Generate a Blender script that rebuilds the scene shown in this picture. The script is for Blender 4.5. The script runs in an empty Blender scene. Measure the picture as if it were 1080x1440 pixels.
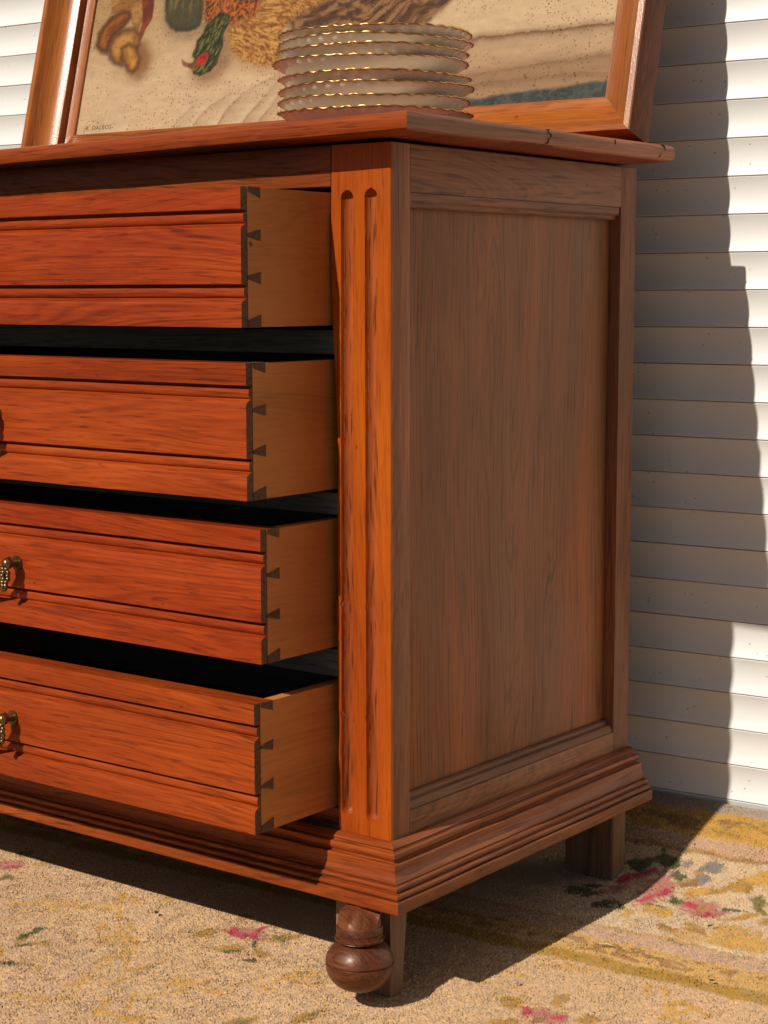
import bpy, bmesh, math, random
import numpy as np
from mathutils import Vector, Matrix
from mathutils import noise as mnoise
random.seed(7); rng = np.random.default_rng(11)
R = math.radians
scene = bpy.context.scene
COL = scene.collection

# ------------------------------------------------------------------ camera
CAM = (1.10918, -1.46821, 0.74984); YAW, PITCH, ROLL = 0.65089, -0.12254, -0.00099
cam_d = bpy.data.cameras.new("camera"); cam = bpy.data.objects.new("camera", cam_d); COL.objects.link(cam)
fwd = Vector((-math.sin(YAW)*math.cos(PITCH), math.cos(YAW)*math.cos(PITCH), math.sin(PITCH)))
rgt = Vector((math.cos(YAW), math.sin(YAW), 0)); up = rgt.cross(fwd)
r2 = rgt*math.cos(ROLL) + up*math.sin(ROLL); u2 = up*math.cos(ROLL) - rgt*math.sin(ROLL)
M = Matrix((r2, u2, -fwd)).transposed().to_4x4(); M.translation = Vector(CAM); cam.matrix_world = M
cam_d.sensor_fit = 'AUTO'; cam_d.sensor_width = 36.0; cam_d.lens = 2521.46/1440*36.0
cam_d.clip_start = .05; cam_d.clip_end = 500
scene.camera = cam

# ------------------------------------------------------------------ daylight
SUN_AZ, SUN_EL = R(6.27), R(40.5)          # heading the light travels (from -Y towards +Y, a little to +X)
world = bpy.data.worlds.new("World"); scene.world = world; world.use_nodes = True
wn = world.node_tree.nodes; wl = world.node_tree.links
sky = wn.new('ShaderNodeTexSky'); sky.sky_type = 'NISHITA'; sky.sun_disc = False
sky.sun_elevation = SUN_EL; sky.sun_rotation = math.pi + SUN_AZ
sky.air_density = 0.7; sky.dust_density = 1.2; sky.ozone_density = 0.3
bg = wn['Background']; bg.inputs['Strength'].default_value = SKY_STRENGTH = 0.05
wl.new(sky.outputs[0], bg.inputs[0])
sl = bpy.data.lights.new("sun", 'SUN'); sl.energy = 5.0; sl.angle = R(0.5); sl.color = (1.0, .93, .84)
sun = bpy.data.objects.new("sun", sl); COL.objects.link(sun)
sd = Vector((math.sin(SUN_AZ)*math.cos(SUN_EL), math.cos(SUN_AZ)*math.cos(SUN_EL), -math.sin(SUN_EL)))
sun.rotation_euler = sd.to_track_quat('-Z', 'Y').to_euler(); sun.location = (-.5, -3, 3)
vs = scene.view_settings; vs.view_transform = 'Standard'; vs.look = 'None'; vs.exposure = -0.08; vs.gamma = 1
scene.cycles.max_bounces = 8; scene.cycles.diffuse_bounces = 5

# ------------------------------------------------------------------ helpers
def link(o, parent=None):
    COL.objects.link(o)
    if parent is not None: o.parent = parent
    return o
def mk(name, verts, faces, mat=None, parent=None, origin=(0,0,0), smooth=False):
    me = bpy.data.meshes.new(name)
    ox, oy, oz = origin
    me.from_pydata([(x-ox, y-oy, z-oz) for x, y, z in verts], [], faces)
    me.update()
    if mat: me.materials.append(mat)
    if smooth: me.shade_smooth()
    return link(bpy.data.objects.new(name, me), parent)
def finish(bm, name, mat, parent=None, origin=(0,0,0), smooth=True, angle=40):
    bmesh.ops.recalc_face_normals(bm, faces=bm.faces)
    if origin != (0,0,0): bmesh.ops.translate(bm, verts=bm.verts, vec=(-origin[0], -origin[1], -origin[2]))
    me = bpy.data.meshes.new(name); bm.to_mesh(me); bm.free()
    if mat: me.materials.append(mat)
    if smooth:
        me.shade_smooth(); me.set_sharp_from_angle(angle=R(angle))
    return link(bpy.data.objects.new(name, me), parent)
def add_box(bm, x0, x1, y0, y1, z0, z1, bev=.0, seg=2):
    vs_ = [bm.verts.new(p) for p in ((x0,y0,z0),(x1,y0,z0),(x1,y1,z0),(x0,y1,z0),(x0,y0,z1),(x1,y0,z1),(x1,y1,z1),(x0,y1,z1))]
    fs = [bm.faces.new([vs_[i] for i in f]) for f in ((0,3,2,1),(4,5,6,7),(0,1,5,4),(1,2,6,5),(2,3,7,6),(3,0,4,7))]
    if bev:
        es = list({e for f in fs for e in f.edges})
        bmesh.ops.bevel(bm, geom=es, offset=bev, segments=seg, affect='EDGES', profile=.6)
def box(name, x0, x1, y0, y1, z0, z1, mat, parent=None, origin=(0,0,0), bev=.0012):
    bm = bmesh.new(); add_box(bm, min(x0,x1), max(x0,x1), min(y0,y1), max(y0,y1), min(z0,z1), max(z0,z1), bev)
    return finish(bm, name, mat, parent, origin)
def sweep(name, rings, mat, parent=None, origin=(0,0,0), close_prof=True, caps=True, angle=32):
    """rings: list of equal-length point lists; skinned one to the next, ends capped."""
    bm = bmesh.new(); n = len(rings[0])
    V = [[bm.verts.new(p) for p in r] for r in rings]
    for a, b in zip(V, V[1:]):
        for i in range(n if close_prof else n-1):
            j = (i+1) % n
            bm.faces.new((a[i], a[j], b[j], b[i]))
    if caps:
        bm.faces.new(V[0][::-1]); bm.faces.new(V[-1])
    return finish(bm, name, mat, parent, origin, angle=angle)
def tube_bm(bm, pts, rad, sides=8, closed=False):
    pts = [Vector(p) for p in pts]; n = len(pts); V = []
    rads = rad if hasattr(rad, '__len__') else [rad]*n
    prev = None
    for i, p in enumerate(pts):
        if closed: t = pts[(i+1) % n] - pts[i-1]
        else: t = pts[min(i+1, n-1)] - pts[max(i-1, 0)]
        t.normalize()
        if prev is None:
            a = t.orthogonal().normalized()
        else:
            a = (prev - t*prev.dot(t)).normalized()
        prev = a; b = t.cross(a)
        V.append([bm.verts.new(p + (a*math.cos(2*math.pi*k/sides) + b*math.sin(2*math.pi*k/sides))*rads[i]) for k in range(sides)])
    m = n if closed else n-1
    for i in range(m):
        A, B = V[i], V[(i+1) % n]
        off = 0
        if closed and i == n-1:     # match the frame twist at the seam
            off = min(range(sides), key=lambda s: (A[0].co - B[s].co).length)
        for k in range(sides):
            bm.faces.new((A[k], A[(k+1) % sides], B[(k+1+off) % sides], B[(k+off) % sides]))
    if not closed:
        bm.faces.new(V[0][::-1]); bm.faces.new(V[-1])
def ball_bm(bm, c, r, sx=1, sy=1, sz=1, u=12, v=8):
    res = bmesh.ops.create_uvsphere(bm, u_segments=u, v_segments=v, radius=r)
    bmesh.ops.scale(bm, verts=res['verts'], vec=(sx, sy, sz)); bmesh.ops.translate(bm, verts=res['verts'], vec=c)
def empty(name, loc, label=None, cat=None, group=None):
    o = bpy.data.objects.new(name, None); link(o); o.location = loc; o.empty_display_size = .1
    tag(o, label, cat, group); return o
def tag(o, label=None, cat=None, group=None, kind=None):
    if label: o['label'] = label
    if cat: o['category'] = cat
    if group: o['group'] = group
    if kind: o['kind'] = kind
    return o

# ------------------------------------------------------------------ materials
class NT:
    def __init__(s, name):
        s.m = bpy.data.materials.new(name); s.m.use_nodes = True; s.t = s.m.node_tree
        s.b = s.t.nodes['Principled BSDF']
    def n(s, typ, **kw):
        x = s.t.nodes.new(typ)
        for k, v in kw.items():
            if k.startswith('_'): setattr(x, k[1:], v)
            else: x.inputs[k].default_value = v
        return x
    def l(s, a, b): s.t.links.new(a, b)
    def val(s, x):
        return x
    def math(s, op, a, b=None, c=None, clamp=False):
        x = s.t.nodes.new('ShaderNodeMath'); x.operation = op; x.use_clamp = clamp
        for i, v in enumerate((a, b, c)):
            if v is None: continue
            if isinstance(v, (int, float)): x.inputs[i].default_value = v
            else: s.l(v, x.inputs[i])
        return x.outputs[0]
    def mix(s, fac, a, b, mode='MIX'):
        x = s.t.nodes.new('ShaderNodeMix'); x.data_type = 'RGBA'; x.blend_type = mode
        for sock, v in ((x.inputs[0], fac), (x.inputs[6], a), (x.inputs[7], b)):
            if isinstance(v, (int, float)): sock.default_value = v
            elif isinstance(v, tuple): sock.default_value = v if len(v) == 4 else v + (1,)
            else: s.l(v, sock)
        return x.outputs[2]
    def ramp(s, fac, stops):
        x = s.t.nodes.new('ShaderNodeValToRGB'); e = x.color_ramp.elements
        while len(e) < len(stops): e.new(.5)
        for k, (p, c) in zip(e, stops):
            k.position = p; k.color = (c if isinstance(c, tuple) else (c, c, c))[:3] + (1,)
        s.l(fac, x.inputs[0]); return x.outputs[0]
    def noise(s, vec, scale, detail=4, rough=.55, dist=0.):
        x = s.n('ShaderNodeTexNoise', Scale=scale, Detail=detail, Roughness=rough, Distortion=dist)
        if vec is not None: s.l(vec, x.inputs['Vector'])
        return x.outputs['Fac']
    def mapping(s, vec, scale):
        x = s.n('ShaderNodeMapping'); x.inputs['Scale'].default_value = scale; s.l(vec, x.inputs['Vector']); return x.outputs[0]
    def bump(s, h, strength, dist, normal=None):
        x = s.n('ShaderNodeBump', Strength=strength, Distance=dist); s.l(h, x.inputs['Height'])
        if normal is not None: s.l(normal, x.inputs['Normal'])
        return x.outputs[0]
    def set(s, name, v):
        if isinstance(v, (int, float)): s.b.inputs[name].default_value = v
        elif isinstance(v, tuple): s.b.inputs[name].default_value = v if len(v) == 4 else v + (1,)
        else: s.l(v, s.b.inputs[name])
def objvec(k):
    tc = k.n('ShaderNodeTexCoord'); oi = k.n('ShaderNodeObjectInfo')
    c = k.n('ShaderNodeCombineXYZ')
    k.l(k.math('MULTIPLY', oi.outputs['Random'], 17.3), c.inputs[0]); k.l(k.math('MULTIPLY', oi.outputs['Random'], 9.1), c.inputs[1]); k.l(k.math('MULTIPLY', oi.outputs['Random'], 13.7), c.inputs[2])
    a = k.n('ShaderNodeVectorMath', _operation='ADD'); k.l(tc.outputs['Object'], a.inputs[0]); k.l(c.outputs[0], a.inputs[1])
    return a.outputs[0], oi.outputs['Random']
def wood(name, axis, dark, mid, light, rough=.42, coat=.25, coat_rough=.25, rings=.35, pores=.5, bump=.25, blotch=.5, red=None, specks=.5, ringk=5., grey=0., spec=.35, glen=1., tv=.2, fine_w=1.1, line_w=.30, spk=34., spg=.60):
    k = NT(name); v, rnd = objvec(k)
    def st(f): return tuple(f if i == axis else 1. for i in range(3))
    warp = k.n('ShaderNodeTexNoise', Scale=2.2, Detail=2); k.l(v, warp.inputs['Vector'])
    wv = k.n('ShaderNodeVectorMath', _operation='MULTIPLY_ADD'); k.l(warp.outputs['Color'], wv.inputs[0]); wv.inputs[1].default_value = (.035,)*3; k.l(v, wv.inputs[2])
    s1, s2, s3 = k.mapping(wv.outputs[0], st(.075*glen)), k.mapping(wv.outputs[0], st(.045*glen)), k.mapping(wv.outputs[0], st(.085))
    broad = k.noise(s1, 20, 3, .55, .3)
    fine = k.noise(s2, 300, 2, .5)
    ringf = k.noise(s3, 5.0, 2, .45, .2)
    ring = k.math('MULTIPLY_ADD', k.math('SINE', k.math('MULTIPLY', ringf, ringk*6.283)), .5, .5)
    # fine growth lines: thin dark contours that come and go along the board
    lf = k.math('ADD', ringf, k.math('MULTIPLY', k.noise(s1, 60, 2, .5), .012))
    ln1 = k.math('POWER', k.math('MULTIPLY_ADD', k.math('SINE', k.math('MULTIPLY', lf, ringk*6.283*10.)), .5, .5), 5.)
    ln2 = k.math('POWER', k.math('MULTIPLY_ADD', k.math('SINE', k.math('MULTIPLY', lf, ringk*6.283*27.)), .5, .5), 2.)
    md = k.ramp(k.noise(k.mapping(v, st(.3)), 11, 3, .55), [(.36, 0.), (.64, 1.)])
    lines = k.math('MULTIPLY', k.math('ADD', k.math('MULTIPLY', ln1, .65), k.math('MULTIPLY', ln2, .6)), k.math('MULTIPLY_ADD', md, .8, .2))
    x = k.math('MULTIPLY_ADD', k.math('SUBTRACT', broad, .5), .55, .52)
    x = k.math('MULTIPLY_ADD', k.math('SUBTRACT', ring, .5), rings*.6, x)
    x = k.math('ADD', x, k.math('MULTIPLY', k.math('SUBTRACT', fine, .5), fine_w*.55))
    x = k.math('SUBTRACT', x, k.math('MULTIPLY', lines, line_w))
    col = k.ramp(x, [(.08, dark), (.46, mid), (.85, light)])
    if red:
        bl = k.noise(k.mapping(v, st(.35)), 9, 3, .5)
        col = k.mix(k.ramp(bl, [(.38, 0.), (.68, blotch)]), col, red)
    bl2 = k.noise(v, 3.3, 3, .6)
    col = k.mix(k.ramp(bl2, [(.35, .28), (.7, 0.)]), col, k.mix(1., col, (.55, .5, .5), 'MULTIPLY'))
    pv = k.noise(k.mapping(wv.outputs[0], st(.060*glen)), 400, 1.5, .5)
    pm = k.ramp(pv, [(.56, 0.), (.70, pores)])
    col = k.mix(pm, col, k.mix(1., col, (.28, .22, .2), 'MULTIPLY'))
    # short dark marks, dents and worm holes
    vor = k.n('ShaderNodeTexVoronoi', Scale=spk); k.l(k.mapping(v, st(.7)), vor.inputs['Vector'])
    gate = k.math('GREATER_THAN', k.noise(v, 21, 2), spg)
    sp = k.math('MULTIPLY', k.ramp(vor.outputs['Distance'], [(.045, 1.), (.085, 0.)]), gate)
    col = k.mix(k.math('MULTIPLY', sp, specks), col, (.02, .012, .008))
    # pale scuffs
    sc = k.noise(k.mapping(v, st(.3)), 60, 5, .7)
    sg = k.math('MULTIPLY', k.ramp(sc, [(.64, 0.), (.80, .22)]), k.ramp(k.noise(v, 5, 2), [(.48, 0.), (.62, 1.)]))
    col = k.mix(sg, col, (.46, .22, .13))
    if grey:
        gd = k.noise(k.mapping(v, st(.5)), 14, 5, .7)
        col = k.mix(k.ramp(gd, [(.3, 0.), (.75, grey)]), col, (.22, .19, .16))
    # each board its own tone
    tone = k.n('ShaderNodeHueSaturation'); k.l(k.math('MULTIPLY_ADD', k.math('FRACT', k.math('MULTIPLY', rnd, 7.31)), .005, .4975), tone.inputs['Hue'])
    k.l(k.math('MULTIPLY_ADD', rnd, tv, 1-tv/2), tone.inputs['Value']); k.l(col, tone.inputs['Color'])
    k.set('Base Color', tone.outputs[0])
    k.set('Roughness', k.math('ADD', k.math('MULTIPLY_ADD', broad, .22, rough-.11), k.math('MULTIPLY', pm, .2)))
    h = k.math('SUBTRACT', k.math('MULTIPLY', fine, .6), k.math('ADD', pm, k.math('MULTIPLY', sp, 2.)))
    h2 = k.noise(k.mapping(v, st(.4)), 16, 3)
    nb = k.bump(h2, .18, .004); nb = k.bump(h, bump, .0008, nb)
    k.set('Normal', nb)
    k.set('Coat Weight', coat); k.set('Coat Roughness', coat_rough); k.b.inputs['Coat IOR'].default_value = 1.65 if coat >= 1 else 1.45
    if coat >= 1: k.l(k.bump(k.noise(v, 420, 3, .6), .35, .0006), k.b.inputs['Coat Normal'])
    k.set('Specular IOR Level', spec); k.set('Specular Tint', (1., .74, .54))
    return k.m
X_, Y_, Z_ = 0, 1, 2
W_FRONT = wood('walnut_front', X_, (.12,.016,.003), (.27,.038,.005), (.40,.068,.009), red=(.19,.018,.004), rough=.42, coat=.06, blotch=.55, rings=.32, line_w=.36, fine_w=1.2, pores=.55, spec=.25)
W_POST = wood('walnut_upright', Z_, (.11,.018,.003), (.33,.060,.004), (.45,.096,.007), red=(.25,.029,.003), rough=.45, coat=.05, rings=.3, line_w=.18, fine_w=.8, pores=.4, spec=.22)
W_FLUTE = wood('worn_flute', Z_, (.13,.026,.006), (.33,.068,.012), (.46,.11,.028), red=(.24,.042,.012), rough=.5, coat=.0, rings=.2, pores=.9, spec=.25)
W_RAIL = wood('walnut_rail', X_, (.095,.020,.005), (.25,.048,.008), (.37,.080,.015), red=(.17,.024,.005), rough=.45, coat=.06, rings=.25, pores=.6, spec=.25)
SIDE = dict(dark=(.095,.042,.019), mid=(.30,.105,.041), light=(.51,.170,.062), red=(.17,.088,.042), grey=.20)
W_SIDE_Z = wood('walnut_side_upright', Z_, rough=.5, coat=.05, rings=.28, pores=.5, glen=.5, spec=.25, **SIDE)
W_PANEL = wood('walnut_side_panel', Z_, (.11,.050,.020), (.285,.098,.035), (.44,.140,.047), red=(.22,.092,.037), grey=.12, rough=.5, coat=.06, rings=.36, ringk=6., pores=.4, specks=.12, glen=.5, spec=.25, tv=.02, fine_w=.9, line_w=.34)
W_SIDE_Y = wood('walnut_side_rail', Y_, rough=.5, coat=.05, rings=.25, pores=.5, glen=.6, spec=.25, **SIDE)
W_BASE_Y = wood('walnut_base_side', Y_, (.085,.028,.011), (.27,.078,.026), (.42,.125,.043), red=(.17,.05,.018), rough=.45, coat=.12, rings=.25, pores=.55, glen=.6)
W_BOX = wood('pine_drawer_side', Y_, (.27,.10,.026), (.50,.185,.045), (.58,.225,.06), red=(.43,.145,.032), rough=.6, coat=0., spk=24., spg=.53, line_w=.16, fine_w=.6, rings=.2, pores=.15, specks=.9, ringk=3.5)
W_END = wood('end_grain', X_, (.04,.022,.012), (.11,.058,.030), (.17,.092,.048), rough=.75, coat=0., rings=.1, pores=.5)
W_DARK = wood('dark_carcass', X_, (.06,.063,.056), (.12,.125,.110), (.18,.18,.155), rough=.75, coat=0.)  # grey-green base colour raised to imitate lifted shade tone inside the chest
W_LEG = wood('leg_wood', Z_, (.055,.032,.018), (.16,.088,.046), (.26,.145,.078), rough=.6, coat=.05, rings=.3, grey=.35, glen=.5)
W_BUN = wood('bun_foot_wood', X_, (.035,.011,.005), (.13,.036,.013), (.23,.068,.025), red=(.10,.026,.010), rough=.42, coat=.3, coat_rough=.3, rings=.2, line_w=.35, blotch=.4, specks=1., bump=.4)
W_FRAME_T = wood('frame_wood_upright', Z_, (.11,.022,.003), (.33,.092,.004), (.47,.165,.010), red=(.22,.038,.003), rough=.38, coat=1., coat_rough=.27, rings=.25, bump=.5, specks=.6, spec=.2)
W_FRAME_A = wood('frame_wood_level', X_, (.11,.022,.003), (.33,.080,.004), (.47,.14,.010), red=(.22,.036,.003), rough=.38, coat=.6, coat_rough=.22, rings=.25, bump=.5, specks=.6, spec=.2)
W_FRAME_S = wood('frame_side_wood', Z_, (.07,.023,.010), (.165,.048,.019), (.26,.078,.032), rough=.55, coat=.0, rings=.3, grey=.08, glen=.6, spec=.2)

def plain(name, col, rough=.5, metal=0., noise_amt=.15, scale=60, bump=.1):
    k = NT(name); v, r = objvec(k); n = k.noise(v, scale, 5, .6)
    k.set('Base Color', k.mix(k.ramp(n, [(.3, 0.), (.75, 1.)]), col, tuple(c*(1-noise_amt*2.2) for c in col)))
    k.set('Roughness', k.math('MULTIPLY_ADD', n, .2, rough-.1)); k.set('Metallic', metal)
    k.set('Normal', k.bump(n, bump, .001)); return k.m
BRASS = plain('aged_brass', (.26,.18,.08), .38, 1., .3, 300, .25)
GOLD = plain('gilt_edge', (.66,.38,.13), .33, 1., .15, 200, .1)
CRACK = plain('crack_fill', (.02,.012,.008), .9)
BACKING = plain('backing_board', (.20,.13,.08), .8)
INK = plain('red_brown_paint', (.19,.065,.025), .6, 0, .3, 700)
def porcelain():
    k = NT('cream_porcelain'); v, r = objvec(k); n = k.noise(v, 26, 4, .6)
    k.set('Base Color', k.mix(n, (.84,.72,.57), (.78,.65,.50))); k.set('Roughness', .28); k.set('Coat Weight', .4); k.set('Coat Roughness', .08)
    k.set('Subsurface Weight', .5); k.b.inputs['Subsurface Radius'].default_value = (.02,.014,.009)
    k.set('Normal', k.bump(n, .1, .002)); return k.m
PORC = porcelain()
def slat_mat():
    k = NT('white_slat_paint'); v, r = objvec(k)
    n = k.noise(v, 7, 5, .6); c = k.mix(k.ramp(n, [(.35, 0.), (.8, .5)]), (.70,.69,.65), (.63,.615,.57))
    vor = k.n('ShaderNodeTexVoronoi', Scale=95.); k.l(v, vor.inputs['Vector'])
    g = k.math('GREATER_THAN', k.noise(v, 30, 3, .6), .56)
    sp = k.math('MULTIPLY', k.ramp(vor.outputs['Distance'], [(.08, 1.), (.16, 0.)]), g)
    c = k.mix(k.math('MULTIPLY', sp, .55), c, (.16,.11,.07))
    k.set('Base Color', c); k.set('Roughness', .42); k.set('Normal', k.bump(k.noise(v, 18, 3), .12, .004)); return k.m
SLAT = slat_mat()
GROOVE = plain('slat_joint', (.30,.23,.17), .9)
def rug_mat(name):
    k = NT(name); a = k.n('ShaderNodeAttribute', _attribute_name='pigment')
    k.set('Base Color', a.outputs['Color']); k.set('Roughness', .95); k.set('Specular IOR Level', .1)
    k.set('Sheen Weight', .15); k.set('Sheen Roughness', .5); return k.m
PILE = rug_mat('rug_pile')
def ground_mat():
    k = NT('dark_ground'); tc = k.n('ShaderNodeTexCoord'); v = tc.outputs['Object']  # unseen ground, coloured dark to cut light bounced into the shade
    n = k.noise(v, 3, 8, .65); k.set('Base Color', k.ramp(n, [(.3, (.050,.045,.038)), (.7, (.085,.075,.062))])); k.set('Roughness', .9)
    k.set('Normal', k.bump(k.noise(v, 80, 6), .3, .004)); return k.m
GROUND = ground_mat()
def canvas_mat():
    k = NT('painted_canvas'); a = k.n('ShaderNodeAttribute', _attribute_name='pigment'); tc = k.n('ShaderNodeTexCoord'); v = tc.outputs['Object']
    c = a.outputs['Color']
    # foxing specks, thickest along the lower cloth
    vor = k.n('ShaderNodeTexVoronoi', Scale=210.); k.l(v, vor.inputs['Vector'])
    vor2 = k.n('ShaderNodeTexVoronoi', Scale=95.); k.l(v, vor2.inputs['Vector'])
    dens = k.noise(v, 9, 3, .6)
    m1 = k.math('MULTIPLY', k.ramp(vor.outputs['Distance'], [(.16, 1.), (.30, 0.)]), k.math('GREATER_THAN', k.noise(v, 60, 2), .45))
    m2 = k.math('MULTIPLY', k.ramp(vor2.outputs['Distance'], [(.10, 1.), (.19, 0.)]), k.math('GREATER_THAN', k.noise(v, 33, 2), .46))
    m = k.math('MULTIPLY', k.math('MAXIMUM', m1, m2), k.ramp(dens, [(.36, .1), (.55, .95)]))
    c = k.mix(m, c, k.mix(1., c, (.50,.33,.20), 'MULTIPLY'))
    w1 = k.n('ShaderNodeTexWave', Scale=330., Distortion=1.); w1.bands_direction = 'X'; k.l(v, w1.inputs['Vector'])
    w2 = k.n('ShaderNodeTexWave', Scale=330., Distortion=1.); w2.bands_direction = 'Z'; k.l(v, w2.inputs['Vector'])
    wv = k.math('MULTIPLY', w1.outputs['Fac'], w2.outputs['Fac'])
    c = k.mix(k.math('MULTIPLY', wv, .05), c, (.6,.5,.34))
    k.set('Base Color', c); k.set('Roughness', .6); k.set('Specular IOR Level', .12)
    k.set('Normal', k.bump(k.math('ADD', wv, k.noise(v, 120, 4)), .22, .0008)); return k.m
CANVAS = canvas_mat()

# ------------------------------------------------------------------ ground, shutter wall
def rug_z(y):
    return float(np.interp(y, [-9,.44,.47,.50,.53,.56,.60,.63,.66,.70], [0,0,.0035,.011,.024,.042,.061,.0745,.0855,.093]))
g = mk('ground', [(-60,-60,-.012),(60,-60,-.012),(60,60,-.012),(-60,60,-.012)], [(0,1,2,3)], GROUND); tag(g, kind='structure')

WY, WT = .6478, math.tan(.06748); SP, SO = .04788, .12796
wall = empty('slatted_shutter', (-.3, WY-.02, 0), 'white wall of horizontal concave slats behind the chest, half in shadow', 'shutter')
wang = math.atan(WT); cw, sw = math.cos(wang), math.sin(wang)
wall.rotation_euler = (0, 0, wang)
LW = 3.2
prof = []
NS = 14
h = SP - .0007
for i in range(NS+1):
    f = i/NS; yy = -.0052*((2*f-1)**2) - .0012*(1-f)
    prof.append((yy, f*h))
prof = [(-.0032, 0.), (-.0049, 0.0003), (-.0056, .0010)] + prof[1:-1] + [(-.0049, h-.0006), (-.0044, h), (-.0032, h)]
sv, sf = [], []
for x in (-LW, LW):
    for y, z in prof: sv.append((x, y, z))
m_ = len(prof)
for i in range(m_-1): sf.append((i, i+1, m_+i+1, m_+i))
sf.append(tuple(range(m_-1, -1, -1))); sf.append(tuple(range(m_, 2*m_)))
slat_me = None
for i in range(-2, 46):
    if slat_me is None:
        o = mk('slat', sv, sf, SLAT, wall); slat_me = o.data
        slat_me.shade_smooth(); slat_me.set_sharp_from_angle(angle=R(50))
    else:
        o = bpy.data.objects.new('slat', slat_me); link(o, wall)
    o.location = (random.uniform(-.002, .002), random.uniform(-.0004, .0004), SO + i*SP + .0008)
bk = box('backing_sheet', -LW, LW, .0014, .02, .0, SO+46*SP, GROOVE, wall, bev=0)
def wall_pt(x, z, off=0): return (x, WY + x*WT + off, z)

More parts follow.
